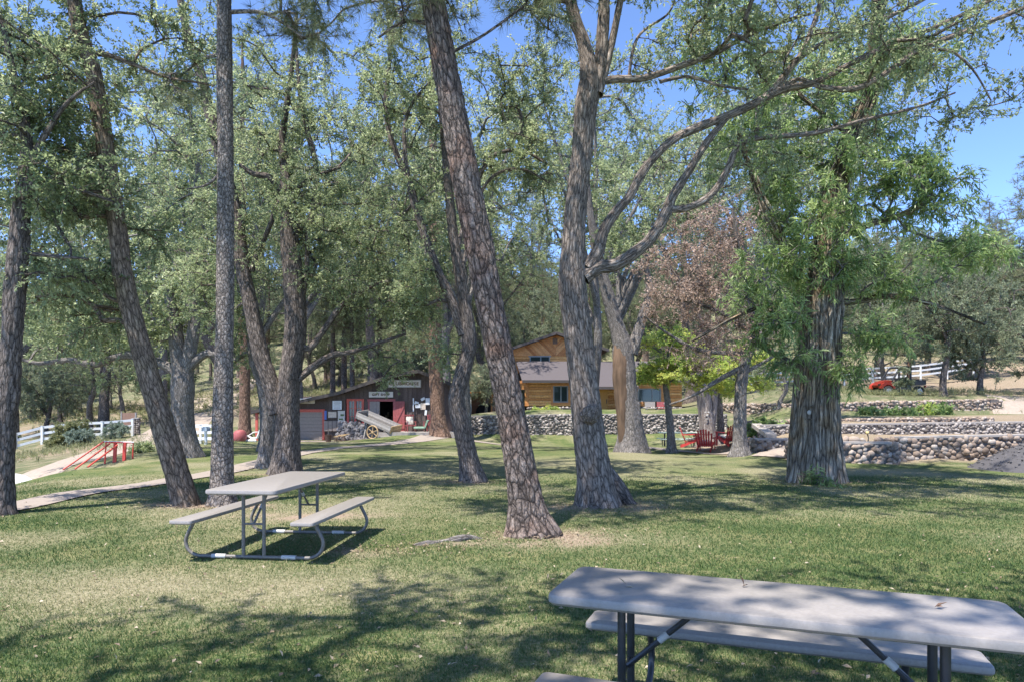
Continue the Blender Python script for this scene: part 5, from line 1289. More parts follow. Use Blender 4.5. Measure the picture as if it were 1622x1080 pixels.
# chevron boards: diagonal strips on both sides of the centre line, clipped to the gable
def clip_poly(poly, a, b, c):
    out = []
    for i in range(len(poly)):
        p, q = poly[i], poly[(i+1) % len(poly)]; dp = a*p[0] + b*p[1] + c; dq = a*q[0] + b*q[1] + c
        if dp >= 0: out.append(p)
        if dp * dq < 0: u = dp / (dp - dq); out.append((p[0] + (q[0]-p[0])*u, p[1] + (q[1]-p[1])*u))
    return out
tri = {-1: [(xl_, zm), (pk[0], zm), (pk[0], pk[2] - .05), (xl_, gz_(xl_))], 1: [(pk[0], zm), (xr_, zm), (xr_, gz_(xr_)), (pk[0], pk[2] - .05)]}
for s in (-1, 1):
    for q in range(-45, 45):
        # boards fall towards the centre: lines z = zm + |x-pk| + c
        c0 = q * step * 1.3; poly = tri[s]
        poly = clip_poly(poly, -s, 1, s * pk[0] - zm - c0 - .012) if poly else poly
        poly = clip_poly(poly, s, -1, -s * pk[0] + zm + c0 + step * 1.3 - .012) if poly else poly
        if len(poly) >= 3:
            d = .02 * (q % 2) ; mb.prism(poly, GD + .01 * (q % 2), GD + .10, axis='y', lv=rr.random())
mb.build('gable_boards', M['cedar'], house)
uw = (g(839, 0)[0], g(871, 0)[0], g(0, 573)[2], g(0, 564.2)[2])
mb = MB(); hlogs(mb, xl_, xr_, GD + .06, zl, zm, [(uw[0], uw[1], uw[2] - 1, uw[3])], .2, 6); mb.build('log_wall', M['log'], house)
mb = MB(); mb.box(((uw[0]+uw[1])/2, GD + .04, (uw[2]+uw[3])/2 - .2), (uw[1]-uw[0], .03, uw[3]-uw[2]+.4)); uwo = mb.build('window', M['glass'], house)
mb = MB()
for x in (uw[0]+.04, (uw[0]*.45+uw[1]*.55), uw[1]-.04): mb.box((x, GD - .0, (uw[2]+uw[3])/2 - .2), (.08, .04, uw[3]-uw[2]+.4))
mb.box(((uw[0]+uw[1])/2, GD - .002, uw[3]), (uw[1]-uw[0]+.2, .04, .1)); mb.build('frame', M['greyframe'], uwo)
v0, v1 = g(875.5, 545), g(883, 536); mb = MB(); mb.box(((v0[0]+v1[0])/2, GD - .01, (v0[2]+v1[2])/2), (v1[0]-v0[0], .05, v1[2]-v0[2])); mb.build('vent', M['iron'], house)
for (a, b) in ((le, pk), (pk, re_)):
    mb = MB(); V = [(a[0], GD - .7, a[2] + .02), (b[0], GD - .7, b[2] + .02), (b[0], GD + 8, b[2] + .02), (a[0], GD + 8, a[2] + .02)]; V += [(x, y, z + .12) for x, y, z in V]
    mb.add(V, [(3,2,1,0), (4,5,6,7), (0,1,5,4), (1,2,6,5), (2,3,7,6), (3,0,4,7)]); mb.build('roof', M['shingle'], house)
    mb = MB(); mb.beam((a[0], GD - .72, a[2] + .05), (b[0], GD - .72, b[2] + .05), .04, .22); mb.build('fascia', M['darkroof'], house)
mb = MB(); mb.box(((xl_+xr_)/2, GD + 4, zl + .5), (xr_-xl_, 7.7, 1.9)); mb.build('upper_wall', M['cedar'], house)
# small annex on the left
p = W(758, 658, 49); t = thing('shed', 'small cedar lean-to with white downpipe left of the log house', 'shed', (p[0], 49, p[2]))
mb = MB(); mb.box((0, 1.4, .72), (1.9, .08, 1.5)); mb.box((-.92, .8, .72), (.07, 1.2, 1.5)); mb.build('wall', simple('shed_boards', (.20, .10, .06), .8, var=.3, scale=7, stretch=(6, 6, .5)), t)
mb = MB(); mb.prism([(-.35, 1.62), (1.6, 1.42), (1.6, 1.5), (-.35, 1.72)], -1.15, 1.15, axis='x'); mb.build('roof', M['cedar'], t)
mb = MB(); mb.tube([(-.55, -.2, 0), (-.55, -.2, 1.35), (-.75, -.25, 1.48)], .045, 8); mb.build('downpipe', M['white'], t)
mb = MB(); mb.box((-.95, -.1, .75), (.12, .12, 1.5)); mb.box((.95, -.1, .75), (.12, .12, 1.5)); mb.build('post', M['cedar'], t)
mb = MB(); mb.prism([(-.3, 0), (.85, 0), (.85, .75), (.6, .9), (.1, .85), (-.2, .5)], 1.2, 1.34, axis='y'); mb.build('shade_panel', M['dark'], t)  # solid near-black block painted as the shade under the lean-to
# patio clutter in front of the right wing
for px, nm, lb, mt_ in ((1043, 'patio_bench', 'dark red patio bench below the right wing window', 'doorred'), (1027, 'patio_bench', 'pale patio bench left of the dark red one', 'coping')):
    p = W(px, 655, 47); t = thing(nm, lb, 'bench', (p[0], 46, 1.1))
    mb = MB(); mb.box((0, 0, .42), (.8, .4, .06)); mb.build('seat', M[mt_], t)
    mb = MB(); mb.box((0, .2, .68), (.8, .05, .34)); mb.build('backrest', M[mt_], t)
    mb = MB()
    for s in (-1, 1): mb.box((s*.34, 0, .2), (.07, .36, .4))
    mb.build('legs', M[mt_], t)
p = W(1053, 655, 47); t = thing('grill', 'small silver kettle grill on the house terrace', 'grill', (p[0], 46.2, 1.1))
mb = MB(); mb.tube([(0,0,.5),(0,0,.56),(0,0,.72),(0,0,.86),(0,0,.92)], [.08,.24,.28,.2,.03], 16); mb.build('kettle', M['rim'], t, smooth=True)
mb = MB()
for q in range(3): a = q*2.09; mb.tube([(.1*math.cos(a), .1*math.sin(a), .54), (.26*math.cos(a), .26*math.sin(a), 0)], .014, 6)
mb.build('legs', M['utvblack'], t)
# ------------------------------------------------------------------ near trees
PT = photo_tree
PT('oak_tree', 'oak with a brown trunk leaning left, second from the left edge', 'oak tree', 10.9,
   [[(296,800,42),(264,690,38),(234,590,34),(212,510,33),(196,440,33),(190,390,31),(176,300,29),(158,180,30),(146,110,27),(124,40,24),(112,-60,20),(118,-200,15),(128,-330,8)],
    [(158,170,12),(135,136,10),(92,122,9),(45,126,7),(-20,118,4)], [(164,246,13),(140,247,12),(95,236,10),(40,224,8),(-30,236,4)], [(148,85,11),(172,88,9),(215,104,7),(262,122,5),(330,134,3)],
    [(205,480,9),(170,470,7),(120,420,6),(60,400,4)], [(122,0,10),(70,-70,8),(10,-150,5)], [(118,-120,11),(180,-190,8),(240,-280,5)]],
   [(70,200,10.9,110,120,1.6,75),(60,60,11.2,120,70,2,45),(120,350,11.2,130,110,1.7,70),(110,470,11.4,110,70,1.5,45),(270,120,11.2,60,80,1.2,18),(120,-220,10.5,260,210,3,150)],
   'oak', M['brownbark'], M['oakleaf'], 3, k=.72, amp=.012, flare=.22)
PT('pine_tree', 'straight upright trunk with pale scaly bark beside the leaning brown oak', 'tree', 10.9,
   [[(352,803,42),(352,740,37),(353,640,33),(356,520,31),(357,400,30),(357,250,28),(356,120,26),(355,0,24),(353,-120,20),(351,-260,14),(350,-420,7)],
    [(356,85,7),(320,95,5),(285,122,3)], [(357,20,8),(420,22,6),(480,60,4)], [(356,265,6),(330,292,5),(296,300,3)]],
   [(350,-260,10.9,210,150,2.2,80),(285,140,10.9,35,25,.5,4),(470,40,11.2,70,45,1.2,12),(640,20,11,50,40,.8,4)],
   'pine', M['scalebark'], M['needle'], 5, amp=.008, flare=.35, stretch=(20, 14))
PT('oak_tree', 'dark twin stemmed oak forking low between the straight trunk and the shop', 'oak tree', 16,
   [[(452,751,50),(455,700,42),(455,650,40),(458,600,38),(468,530,38),(467,460,36),(460,390,32),(456,320,27),(452,270,18),(447,225,14),(452,180,11),(462,110,8),(470,20,5)],
    [(440,655,32),(430,610,29),(413,560,28),(396,480,26),(384,420,25),(374,350,24),(358,280,22),(338,200,19),(318,120,17),(296,50,14),(280,-40,10),(270,-140,6)],
    [(398,430,11),(416,385,9),(432,345,8),(438,315,6)], [(456,325,14),(432,285,12),(400,275,9),(380,262,7)], [(462,365,13),(492,348,13),(500,310,11),(500,260,10),(486,205,9),(474,140,7),(468,60,5)],
    [(472,600,14),(500,578,13),(528,562,12),(560,556,9),(640,530,5)], [(474,545,12),(490,552,12),(515,520,11),(545,480,10),(580,458,7),(630,440,4)], [(460,330,9),(470,300,8),(500,280,7),(540,265,5)],
    [(474,500,8),(486,430,8),(488,360,6),(510,320,4)]],
   [(500,370,16.5,120,100,2.4,72),(420,300,16.5,110,110,2,50),(460,130,16.5,200,130,3,90),(600,440,16.5,110,80,2,58),(330,450,17,90,90,1.6,38),(610,565,16.6,60,22,1.2,9),(626,596,16.3,26,10,.4,5),(560,300,17,110,120,2,50),(400,-120,16,330,150,3.5,90)],
   'oak', M['oakdark'], M['oakleaf'], 7, k=.85, amp=.014, flare=.25)
PT('oak_tree', 'thinner grey oak stem close behind the dark twin stemmed oak', 'oak tree', 17.6,
   [[(421,747,32),(424,700,26),(427,650,25),(420,610,24),(404,570,20),(398,530,16),(384,480,12),(378,430,9)], [(408,575,11),(392,560,9),(370,570,7),(345,560,4)]],
   [(380,560,17.6,60,50,1.2,16),(360,450,18,70,70,1.5,22)], 'oak', M['greybark'], M['oakleaf2'], 9, amp=.012, flare=.3)
PT('oak_tree', 'crooked dark oak with an S-shaped mossy trunk left of the big leaning pine', 'oak tree', 14.4,
   [[(749,763,40),(741,720,33),(730,670,32),(723,630,30),(733,590,28),(743,550,26),(741,515,25),(734,470,20),(722,400,18),(714,340,17),(708,270,15),(702,200,13),(696,120,10),(690,0,7)],
    [(735,530,20),(716,480,17),(700,445,16),(684,405,15),(668,360,14),(652,305,13),(648,285,12),(628,245,11),(615,200,10),(612,150,9),(618,80,7),(612,0,5),(600,-120,3)],
    [(648,290,8),(640,220,7),(650,170,6),(690,120,4)], [(722,400,9),(762,275,8),(790,243,7),(830,241,6),(870,262,4)], [(730,440,8),(765,300,6),(820,268,5),(870,290,3)]],
   [(650,170,14.8,110,130,2,65),(640,380,15,90,110,1.8,50),(840,150,14.8,90,90,1.8,32),(820,262,14.6,80,45,1.2,26),(650,480,15,60,50,1.2,16),(700,-120,14.4,260,150,3,75),(700,560,14.6,35,30,.7,6),(672,470,14.9,40,70,1.2,22)],
   'oak', M['oakdark'], M['oakleaf'], 11, k=1.05, amp=.014, flare=.3)
PT('pine_tree', 'big leaning pine with plated grey and russet bark at the centre of the lawn', 'pine tree', 8.43,
   [[(841,846,76),(836,815,66),(829,770,57),(815,690,52),(799,600,50),(779,500,50),(757,380,50),(735,270,49),(711,140,46),(689,20,42),(666,-110,38),(642,-260,28),(615,-450,12)],
    [(690,40,8),(640,35,6),(600,60,4)], [(700,90,7),(760,60,5),(830,10,4)], [(668,-100,9),(560,-130,7),(460,-90,4)]],
   [(640,-230,8.4,280,150,2.4,95),(620,22,8.5,40,30,.6,5),(500,-60,8.6,90,60,1,14),(870,10,8.4,40,30,.5,5),(740,-40,8.6,140,40,1,12)],
   'pine', M['pinebark'], M['needle'], 13, amp=.015, flare=.28, stretch=(15, 7), seg=84, lob=.06)
PT('oak_tree', 'large grey oak with a burl on its trunk and long limbs sweeping right', 'oak tree', 10.9,
   [[(946,800,68),(942,760,61),(936,710,57),(929,650,53),(922,590,50),(914,520,49),(907,455,49),(908,400,42),(913,320,38),(922,240,36),(928,170,40),(934,125,37),(925,70,24),(908,20,21),(896,-60,17),(880,-200,9)],
    [(944,150,26),(952,90,23),(956,30,21),(960,-60,17),(975,-220,8)], [(950,140,16),(964,90,14),(975,40,13),(985,-10,11),(1005,-120,6)],
    [(950,130,14),(975,126,13),(1020,124,12),(1075,106,11),(1130,86,9),(1200,50,7),(1290,20,4)],
    [(925,440,30),(948,424,24),(974,420,22),(1000,405,22),(1025,385,21),(1042,362,20),(1056,336,20),(1064,314,17),(1076,294,16),(1092,270,14),(1110,240,13),(1130,212,12),(1160,180,8),(1200,160,5)],
    [(930,425,26),(946,400,22),(956,368,20),(974,338,18),(996,314,17),(1014,280,16),(1036,250,15.5),(1066,222,15),(1102,204,15),(1150,185,15),(1190,167,14.5),(1238,143,14),(1296,129,11),(1350,100,10),(1411,70,9),(1480,44,8),(1562,5,6),(1640,-40,3)],
    [(1232,146,12),(1264,126,8),(1300,138,9),(1349,142,10),(1380,130,10),(1411,111,9),(1450,84,9),(1500,62,8.5),(1560,38,8),(1622,13,7),(1700,-20,4)],
    [(1190,168,12),(1220,146,11),(1250,110,11),(1270,85,10),(1285,50,9),(1300,0,8),(1310,-80,4)], [(1225,150,11),(1270,90,9),(1349,49,8),(1438,13,7),(1530,-40,4)],
    [(1063,332,14),(1086,330,13),(1115,318,13),(1136,298,13),(1153,268,12),(1165,238,12),(1185,222,11),(1211,218,10),(1278,213,8),(1320,204,7),(1367,191,6),(1456,169,5),(1513,147,3)],
    [(1045,130,7),(1090,122,6),(1140,136,5),(1185,142,4)], [(1440,85,6),(1500,80,5),(1540,110,4),(1570,160,2.5)],
    [(995,130,6),(1010,60,5),(1060,20,4),(1075,-30,3)]],
   [(1250,90,11,260,80,1.7,60),(1130,40,11.2,130,70,1.5,30),(1450,60,11,160,70,1.3,28),(1200,250,11,80,40,1,12),(930,-190,10.2,380,150,3.4,190),(1300,-170,10.4,300,130,3,110),(1180,-300,8.3,430,140,2.0,170),(700,-330,8.0,300,130,1.8,60),(1440,190,11.3,90,40,1,10),(1690,-30,11,110,70,1.2,26),(1600,150,11,50,30,.8,6)],
   'oak', M['oakbark'], M['oakleaf'], 17, k=.7, amp=.016, flare=.28, lob=.07, seg=72, dens=.85, stretch=(18, 4))
PT('broken_tree', 'stout trunk split open to pale heartwood behind the burled oak', 'dead tree', 25,
   [[(1000,712,50),(1000,690,43),(996,650,40),(991,610,38),(988,575,36),(985,545,32),(976,515,24),(966,480,22),(955,440,20),(945,400,17),(936,345,13),(930,290,9),(922,200,5)],
    [(1000,560,22),(1008,535,19),(1018,500,15),(1028,460,12),(1024,420,8),(1030,360,5)]],
   [(960,330,25,60,90,1.6,26),(1040,340,25,50,80,1.2,16)], 'oakfar', M['greybark'], M['oakleaf2'], 19, amp=.03, flare=.22, stretch=(8, 2))
mb = MB(); pl = [W(990, 706, 24.84), W(987, 660, 24.81), W(983, 610, 24.80), W(982, 575, 24.84), W(981, 545, 24.9)]
Ch = catmull(np.column_stack([np.array(pl), [.20, .26, .28, .28, .18]]), .08); v, f, b = ringtube(Ch[:, :3], Ch[:, 3], 20, amp=.035, seed=6, lob=.3, stretch=(16, 1.2))
bt = [q for q in scene.objects if q.name == 'broken_tree'][0]
npmesh('heartwood', v - np.array(bt.location), f, M['heartwood'], bt, bk=b, smooth=True)
PT('brown_leaf_tree', 'slender tree with dry brown leaves and flaking dark bark beside the red chairs', 'tree', 20.6,
   [[(1172,727,30),(1172,700,23),(1172,660,21),(1174,610,20),(1180,570,18),(1195,530,14),(1185,470,10),(1170,400,8),(1160,330,5)], [(1178,580,10),(1140,600,8),(1100,625,6),(1060,640,3)],
    [(1195,530,9),(1150,500,8),(1100,480,6),(1050,470,4)], [(1180,560,9),(1110,555,7),(1060,530,5),(1020,500,3)], [(1190,540,9),(1230,500,7),(1250,450,4)], [(1178,590,7),(1215,570,6),(1250,545,4)]],
   [(1110,420,21,80,90,2,85),(1160,350,21,60,60,1.6,35),(1080,480,20.6,70,40,1.5,35),(1180,520,20.6,60,40,1.2,28),(1040,420,22,40,50,1,16),(1120,560,20.6,70,25,1,14)],
   'brown', M['greybark'], M['brownleaf'], 23, bmat2=M['deadwood'], amp=.025, stretch=(11, 2), dens=.7, flare=.35)
PT('willow_tree', 'massive old willow with deeply furrowed bark and narrow green leaves', 'willow tree', 14.4,
   [[(1294,763,96),(1294,740,91),(1294,700,85),(1294,650,78),(1296,600,74),(1299,560,70),(1301,520,66),(1305,470,66),(1309,420,56),(1316,340,44),(1330,270,36),(1352,210,32),(1378,150,28),(1389,60,22),(1391,-60,16),(1385,-220,8)],
    [(1280,470,24),(1262,430,20),(1240,385,17),(1222,350,15),(1204,305,12),(1188,265,9),(1170,210,6)], [(1272,560,14),(1260,575,12),(1225,560,9),(1190,540,5)],
    [(1278,480,14),(1230,478,11),(1180,495,9),(1130,520,7),(1095,540,4)], [(1325,480,16),(1360,478,13),(1400,470,11),(1450,475,9),(1500,490,7),(1560,515,4)],
    [(1318,380,13),(1370,360,11),(1430,340,9),(1490,310,6),(1530,280,4)], [(1350,220,11),(1290,170,9),(1230,120,6)]],
   [(1290,385,14.0,85,85,1.4,58),(1270,290,14.2,80,80,1.6,46),(1460,310,14.2,80,65,1.1,44),(1390,270,14.4,80,70,1.5,45),(1370,120,14.6,130,110,2,80),(1200,200,14.8,110,110,2,70),(1195,440,14,50,60,1,20),(1215,510,13.8,45,35,.8,14),(1400,525,13.7,50,28,.8,14),(1540,400,14.2,50,50,.9,26),(1420,430,14,70,45,1,24),(1250,490,13.6,30,35,.6,9),(1340,-140,14.4,220,120,2.5,60),(1262,575,13.4,26,28,.4,8),(1350,580,13.6,30,26,.4,10),(1130,70,15,90,80,1.6,36)],
   'willow', M['willowbark'], M['willowleaf'], 29, k=.95, bmat2=M['greybark'], amp=.06, flare=.07, seg=110, stretch=(9, 1.1), lob=.10)
PT('oak_tree', 'gnarled trunk cut by the left edge of the view', 'oak tree', 9.9,
   [[(0,816,44),(4,760,36),(6,690,35),(14,610,35),(20,530,34),(24,450,34),(30,370,32),(36,310,27),(42,260,22),(40,190,16),(20,110,11),(0,20,7)], [(34,330,14),(60,285,11),(120,300,8),(180,320,4)], [(40,270,12),(80,200,10),(110,160,7),(150,130,4)], [(10,650,9),(24,640,8),(30,620,4)], [(28,400,9),(70,405,7),(140,410,4)]],
   [(60,170,10,100,100,1.6,50),(20,40,10,90,70,1.6,26),(120,310,10,80,60,1,26),(90,420,10.2,60,40,1,14),(-120,200,10,120,220,2,45)],
   'oak', M['oakdark'], M['oakleaf2'], 31, k=.6, amp=.02, flare=.3)
PT('oak_tree', 'broad old oak with thick grey limbs spreading behind the leaning brown oak', 'oak tree', 22.4,
   [[(293,728,50),(291,690,37),(289,650,35),(289,610,36),(286,580,28),(278,530,22),(270,480,17),(264,420,10)], [(290,600,24),(300,560,22),(308,510,19),(304,450,14),(300,400,9)],
    [(284,595,18),(266,580,17),(240,572,15),(210,563,14),(180,566,12),(150,577,11),(110,570,9),(60,575,6),(10,560,4)], [(294,590,16),(312,570,14),(330,560,12),(352,566,8),(372,560,5)], [(270,520,11),(240,500,10),(228,460,8),(200,430,5)]],
   [(170,505,22.4,150,55,2.6,80),(290,440,23,110,80,2.6,75),(90,535,22,120,45,2.4,30),(130,430,24,150,90,3,85),(200,590,23,70,20,1.5,6),(330,380,24,90,70,2,38)],
   'oakfar', M['greybark'], M['oakleaf'], 37, k=.75, amp=.02, stretch=(9, 2.2), flare=.2)
PT('pine_tree', 'tall pine with orange bark at the right corner of the shop', 'pine tree', 38.2,
   [[(697,684,30),(694,660,24),(692,620,23),(690,570,22),(689,480,20),(687,380,18),(686,280,14),(685,160,9),(685,60,4)]],
   [(686,300,38.2,95,190,3,95),(640,545,37.5,55,28,2,12)], 'pinefar', M['redpine'], M['needle'], 41, amp=.02, stretch=(7, 3), flare=.3)
PT('pine_tree', 'tall pine with a grey brown trunk at the left corner of the shop', 'pine tree', 37,
   [[(388,707,24),(388,660,18),(388,600,17),(386,500,16),(385,400,14),(384,300,11),(384,180,7),(384,60,3)]],
   [(385,270,37,90,190,3,85)], 'pinefar', M['redpine'], M['needle'], 43, amp=.02, stretch=(7, 3), flare=.3)
PT('lime_leaf_tree', 'young tree with layered yellow green foliage above the red chairs', 'tree', 27,
   [[(1064,707,15),(1062,680,12),(1058,640,11),(1054,600,9),(1060,560,7),(1070,520,4)], [(1056,610,6),(1030,590,5),(1010,575,3)], [(1056,600,6),(1110,585,5),(1160,580,3)]],
   [(1060,540,26.4,55,22,1.5,30),(1050,590,26.2,48,16,1.2,28),(1110,580,26.4,75,26,1.6,46),(1140,612,26.4,45,16,1,20),(1180,565,26.4,50,24,1.2,24),(1018,598,26.4,20,14,.8,9),(1200,610,26.4,30,14,.8,8)],
   'lime', M['greybark'], M['limeleaf'], 47, k=1.5, amp=.006, flat=.75, tip=.008)
PT('bare_trunk', 'pale forked trunk with a carved face standing against the terrace wall', 'tree', 31.5,
   [[(1122,712,30),(1121,690,25),(1118,660,24),(1114,620,23),(1108,580,18),(1100,540,12)], [(1124,690,14),(1130,650,12),(1132,610,11),(1136,560,7)]],
   [(1110,540,31.5,60,40,1.6,22)], 'oakfar', M['deadwood'], M['brownleaf'], 53, amp=.015)
PT('sapling', 'dark thin trunk against the right end of the terrace wall', 'tree', 33,
   [[(1143,707,14),(1142,680,12),(1140,640,10),(1139,600,8),(1136,550,4)]], [(1150,590,33,40,35,1.4,22)], 'oakfar', M['oakdark'], M['juniper'], 59, amp=.008)
# roots, burl, carved faces, ornament
def bump(name, label, cat, c, r, mat, seed, attr=True, parent=None):
    v, f = ico(4); v = v * (1 + .35 * (fbm(v * 1.7 + seed, 3) - .5)[:, None] * 2); bk = v * .25
    o_ = npmesh(name, v * np.asarray(r), f, mat, parent, bk=bk, lv=np.full(len(v), .5), smooth=True, loc=tuple(float(q) for q in c))
    if label: tag(o_, label, cat)
    return o_
big = [q for q in scene.objects if q.get('label', '').startswith('large grey oak')][0]
c = W(936, 655, 10.58) - np.array(big.location); bump('burl', None, None, c, (.155, .14, .16), M['oakbark'], 3, parent=big)
rp = np.array([(X(950, 10.9), 10.92, .80, .05), (X(962, 10.9), 10.95, .52, .12), (X(975, 10.95), 11.0, .30, .15), (X(988, 11), 11.06, .12, .13), (X(1000, 11), 11.08, .0, .09), (X(1014, 11), 11.1, -.08, .05)]); Cr = catmull(rp, .05)
v, f, b = ringtube(Cr[:, :3], Cr[:, 3], 20, amp=.014, seed=9, lob=.15, stretch=(18, 4)); npmesh('root', v - np.array(big.location), f, M['oakdark'], big, bk=b, smooth=True)
root = Acc(); pts = np.array([W(655, 868, 7.7), W(680, 861, 7.8), W(705, 855, 7.98), W(728, 851, 8.0), W(745, 850, 8.1), W(770, 853, 8.15)]); pts[:, 2] = [gzf(p[0], p[1]) + q for p, q in zip(pts, (-.03, -.005, -.012, .012, .005, -.04))]
Cr = catmull(np.column_stack([pts, [.03, .042, .036, .05, .045, .03]]), .03); v, f, b = ringtube(Cr[:, :3], Cr[:, 3], 14, amp=.022, seed=4, lob=.35)
tag(npmesh('exposed_root', v, f, M['greybark'], bk=b, smooth=True), 'knobbly exposed root crossing the bare soil left of the leaning pine', 'root')
v0, f0 = ICO2
for c0, lbl in ((W(1281, 648, 13.93), 'carved face with round eyes and pale nose on the massive old willow'), (W(1120, 655, 31.1), 'white carved face on the pale forked trunk')):
    s = 1. if c0[1] < 20 else 1.15
    t = thing('tree_face', lbl, 'ornament', c0)
    for dx in (-.065, .065): npmesh('eye', v0 * .042 * s * np.array([1.1, .5, .75]) + np.array([dx*s, 0, .06*s]), f0, M['stoneorn'] if c0[1] > 20 else M['willowbark'], t, smooth=True, bk=v0 * .05)
    npmesh('nose', v0 * .05 * s * np.array([.8, .7, 1.]) + np.array([0, -.02, -.06*s]), f0, M['stoneorn'], t, smooth=True)
    npmesh('mouth', v0 * .05 * s * np.array([1.5, .4, .35]) + np.array([0, 0, -.20*s]), f0, M['stoneorn'] if c0[1] > 20 else M['willowbark'], t, smooth=True, bk=v0 * .05)
p = W(1125, 664, 40.6); t = thing('bird_feeder', 'white hanging bottle shaped feeder in front of the terrace wall', 'feeder', p)
mb = MB(); mb.tube([(0,0,-.14),(0,0,-.10),(0,0,.08),(0,0,.14)], [.05,.09,.08,.03], 12); mb.build('bottle', M['white'], t, smooth=True)
mb = MB(); mb.tube([(0,0,.14),(0,0,.42)], .008, 5); mb.build('hook', M['utvblack'], t)
mb = MB(); mb.tube([(0,0,.42),(0,.35,.45)], .012, 5); mb.build('arm', M['utvblack'], t)

# ------------------------------------------------------------------ plants and shrubs
def plant(name, label, cat, px, D, rx, h, n, kind, mat, seed, group=None):
    rng = np.random.default_rng(seed); x, y = GX(px, D); z = gzf(x, y)
    K = LEAF[kind]; t = thing(name, label, cat, (x, y, z), group=group)
    cl = ellip(rng, (0, 0, h * .5), (rx, rx * .8, h * .5), n); cl[:, 2] = np.maximum(cl[:, 2], .05)
    br, lf = grow(rng, np.array([[0, 0, -.1], [0, 0, .05], [.05, 0, h*.2], [-.05, 0, h*.2]]), [.03, .03, .02, .02], cl, kind, 1., tip=.006, bark_n=5)
    br.build('stems', M['deadwood'], t, 0.); lf.build('foliage', mat, t, 0., smooth=False); return t
LEAF['bush'] = dict(l=.09, w=.045, droop=-.1, per=26, tw=8, tl=.28)
LEAF['herb'] = dict(l=.16, w=.08, droop=.1, per=8, tw=5, tl=.25)
plant('shrub', 'rounded olive green shrub in front of the left white fence', 'shrub', 118, 38.0, 1.0, 1.5, 62, 'bush', M['shrub'], 61)
plant('shrub', 'low dark green shrub at the left foot of the rounded olive shrub', 'shrub', 90, 37.2, .55, .75, 24, 'bush', M['shrub'], 62)
plant('shrub', 'blue grey sage bush in front of the rounded olive shrub', 'shrub', 128, 36.6, .7, .85, 30, 'bush', M['sage'], 63)
plant('shrub', 'blue grey sage bush right of the second last fence post', 'shrub', 182, 39.6, .8, .85, 28, 'bush', M['sage'], 64)
plant('shrub', 'small green bush at the edge of the gravel drive', 'shrub', 228, 27.5, .5, .3, 12, 'bush', M['oakleaf'], 65)
for q, px in enumerate((1372, 1392, 1412, 1432, 1452, 1472, 1486, 1505)): plant('border_plant', 'leafy bright green plant in the row below the far cobble wall', 'plant', px, 36.6, .55, .42 + .16 * (q in (5, 6)), 10, 'herb', M['limeleaf'] if q == 5 else M['willowleaf'], 70 + q, 'green plants below the far cobble wall')
for q, px in enumerate((1190, 1204, 1216)): plant('border_plant', 'fresh green plant in the bed behind the brown leaved tree', 'plant', px, 27 - q * .5, .5, .55, 11, 'herb', M['willowleaf'], 80 + q, 'green plants behind the brown leaved tree')
for q, px in enumerate((848, 866, 884)): plant('border_plant', 'small pale green plant at the stone foot of the log house', 'plant', px, 50.5, .5, .4, 7, 'herb', M['limeleaf'], 90 + q, 'plants along the foot of the log house')
plant('border_plant', 'green plant at the terrace wall beside the far red chair', 'plant', 1128, 36, .8, .5, 12, 'herb', M['willowleaf'], 95)
plant('sprout', 'narrow leaved sprout at the foot of the massive old willow', 'plant', 1303, 13.6, .12, .26, 4, 'willow', M['willowleaf'], 96)
plant('shrub', 'spindly green bush half hiding the red buggy', 'shrub', 1431, 42.2, .55, 2.0, 16, 'bush', M['juniper'], 97)

# ------------------------------------------------------------------ woods behind
protos = {}
protos['oakA'] = proto_tree('oak_tree', 8.5, 7.5, 'oakfar', M['greybark'], M['oakleaf2'], 101, 95, .22, .22, 1.2, forks=3)
protos['oakB'] = proto_tree('oak_tree', 10.5, 7, 'oakfar', M['oakdark'], M['farleaf'], 102, 110, .28, .24, 1.0, forks=3)
protos['jun'] = proto_tree('juniper_tree', 6.5, 6, 'juniper', M['oakdark'], M['juniper'], 103, 110, .14, .2, .7, forks=3)
protos['jun2'] = proto_tree('juniper_tree', 9, 6, 'juniper', M['oakdark'], M['juniper'], 106, 130, .18, .2, .6, forks=3)
protos['pineA'] = proto_pine('pine_tree', 20, 6.5, M['pinebark'], M['needle'], 104, .34, .26)
protos['pineB'] = proto_pine('pine_tree', 15, 5.5, M['redpine'], M['needle'], 105, .25, .22, 16)
protos['big'] = proto_tree('oak_tree', 15, 10.5, 'oakfar', M['greybark'], M['oakleaf'], 107, 210, .38, .3, 1.4, forks=4)
protos['mid'] = proto_tree('oak_tree', 15.5, 9, 'oakfar', M['greybark'], M['oakleaf'], 109, 150, .42, .2, 1.0, forks=4)
protos['big2'] = proto_tree('oak_tree', 17, 9.5, 'oakfar', M['oakdark'], M['oakleaf2'], 108, 210, .40, .28, 1.2, forks=4)
used = set()
def place(kind, px, D, s, rz, label, cat, group=None):
    src = protos[kind]; x, y = GX(px, D)
    c_ = src if kind not in used else copy_tree(src); used.add(kind)
    c_.location = (x, y, gzf(x, y) - .05); c_.scale = (s, s, s * (1 + .12 * math.sin(rz * 5))); c_.rotation_euler = (0, 0, rz); tag(c_, label, cat, group); return c_
R_ = random.Random(12)
def scatter(lst, n, px0, px1, D0, D1, kinds, s0, s1, label, cat, group, avoid=()):
    k = 0; tries = 0
    while k < n and tries < 4000:
        tries += 1; px = R_.uniform(px0, px1); D = math.sqrt(R_.uniform(D0*D0, D1*D1)); x, y = GX(px, D)
        if any(math.hypot(x-a, y-b) < mn for a, b, mn in lst): continue
        if any(a < px < b and D > d0 and D < d1 for a, b, d0, d1 in avoid): continue
        lst.append((x, y, 2.6)); kk = kinds[k % len(kinds)]; place(kk, px, D, R_.uniform(s0, s1), R_.uniform(0, 6.28), label[kk[:3]], cat[kk[:3]], group[kk[:3]]); k += 1
occ = []
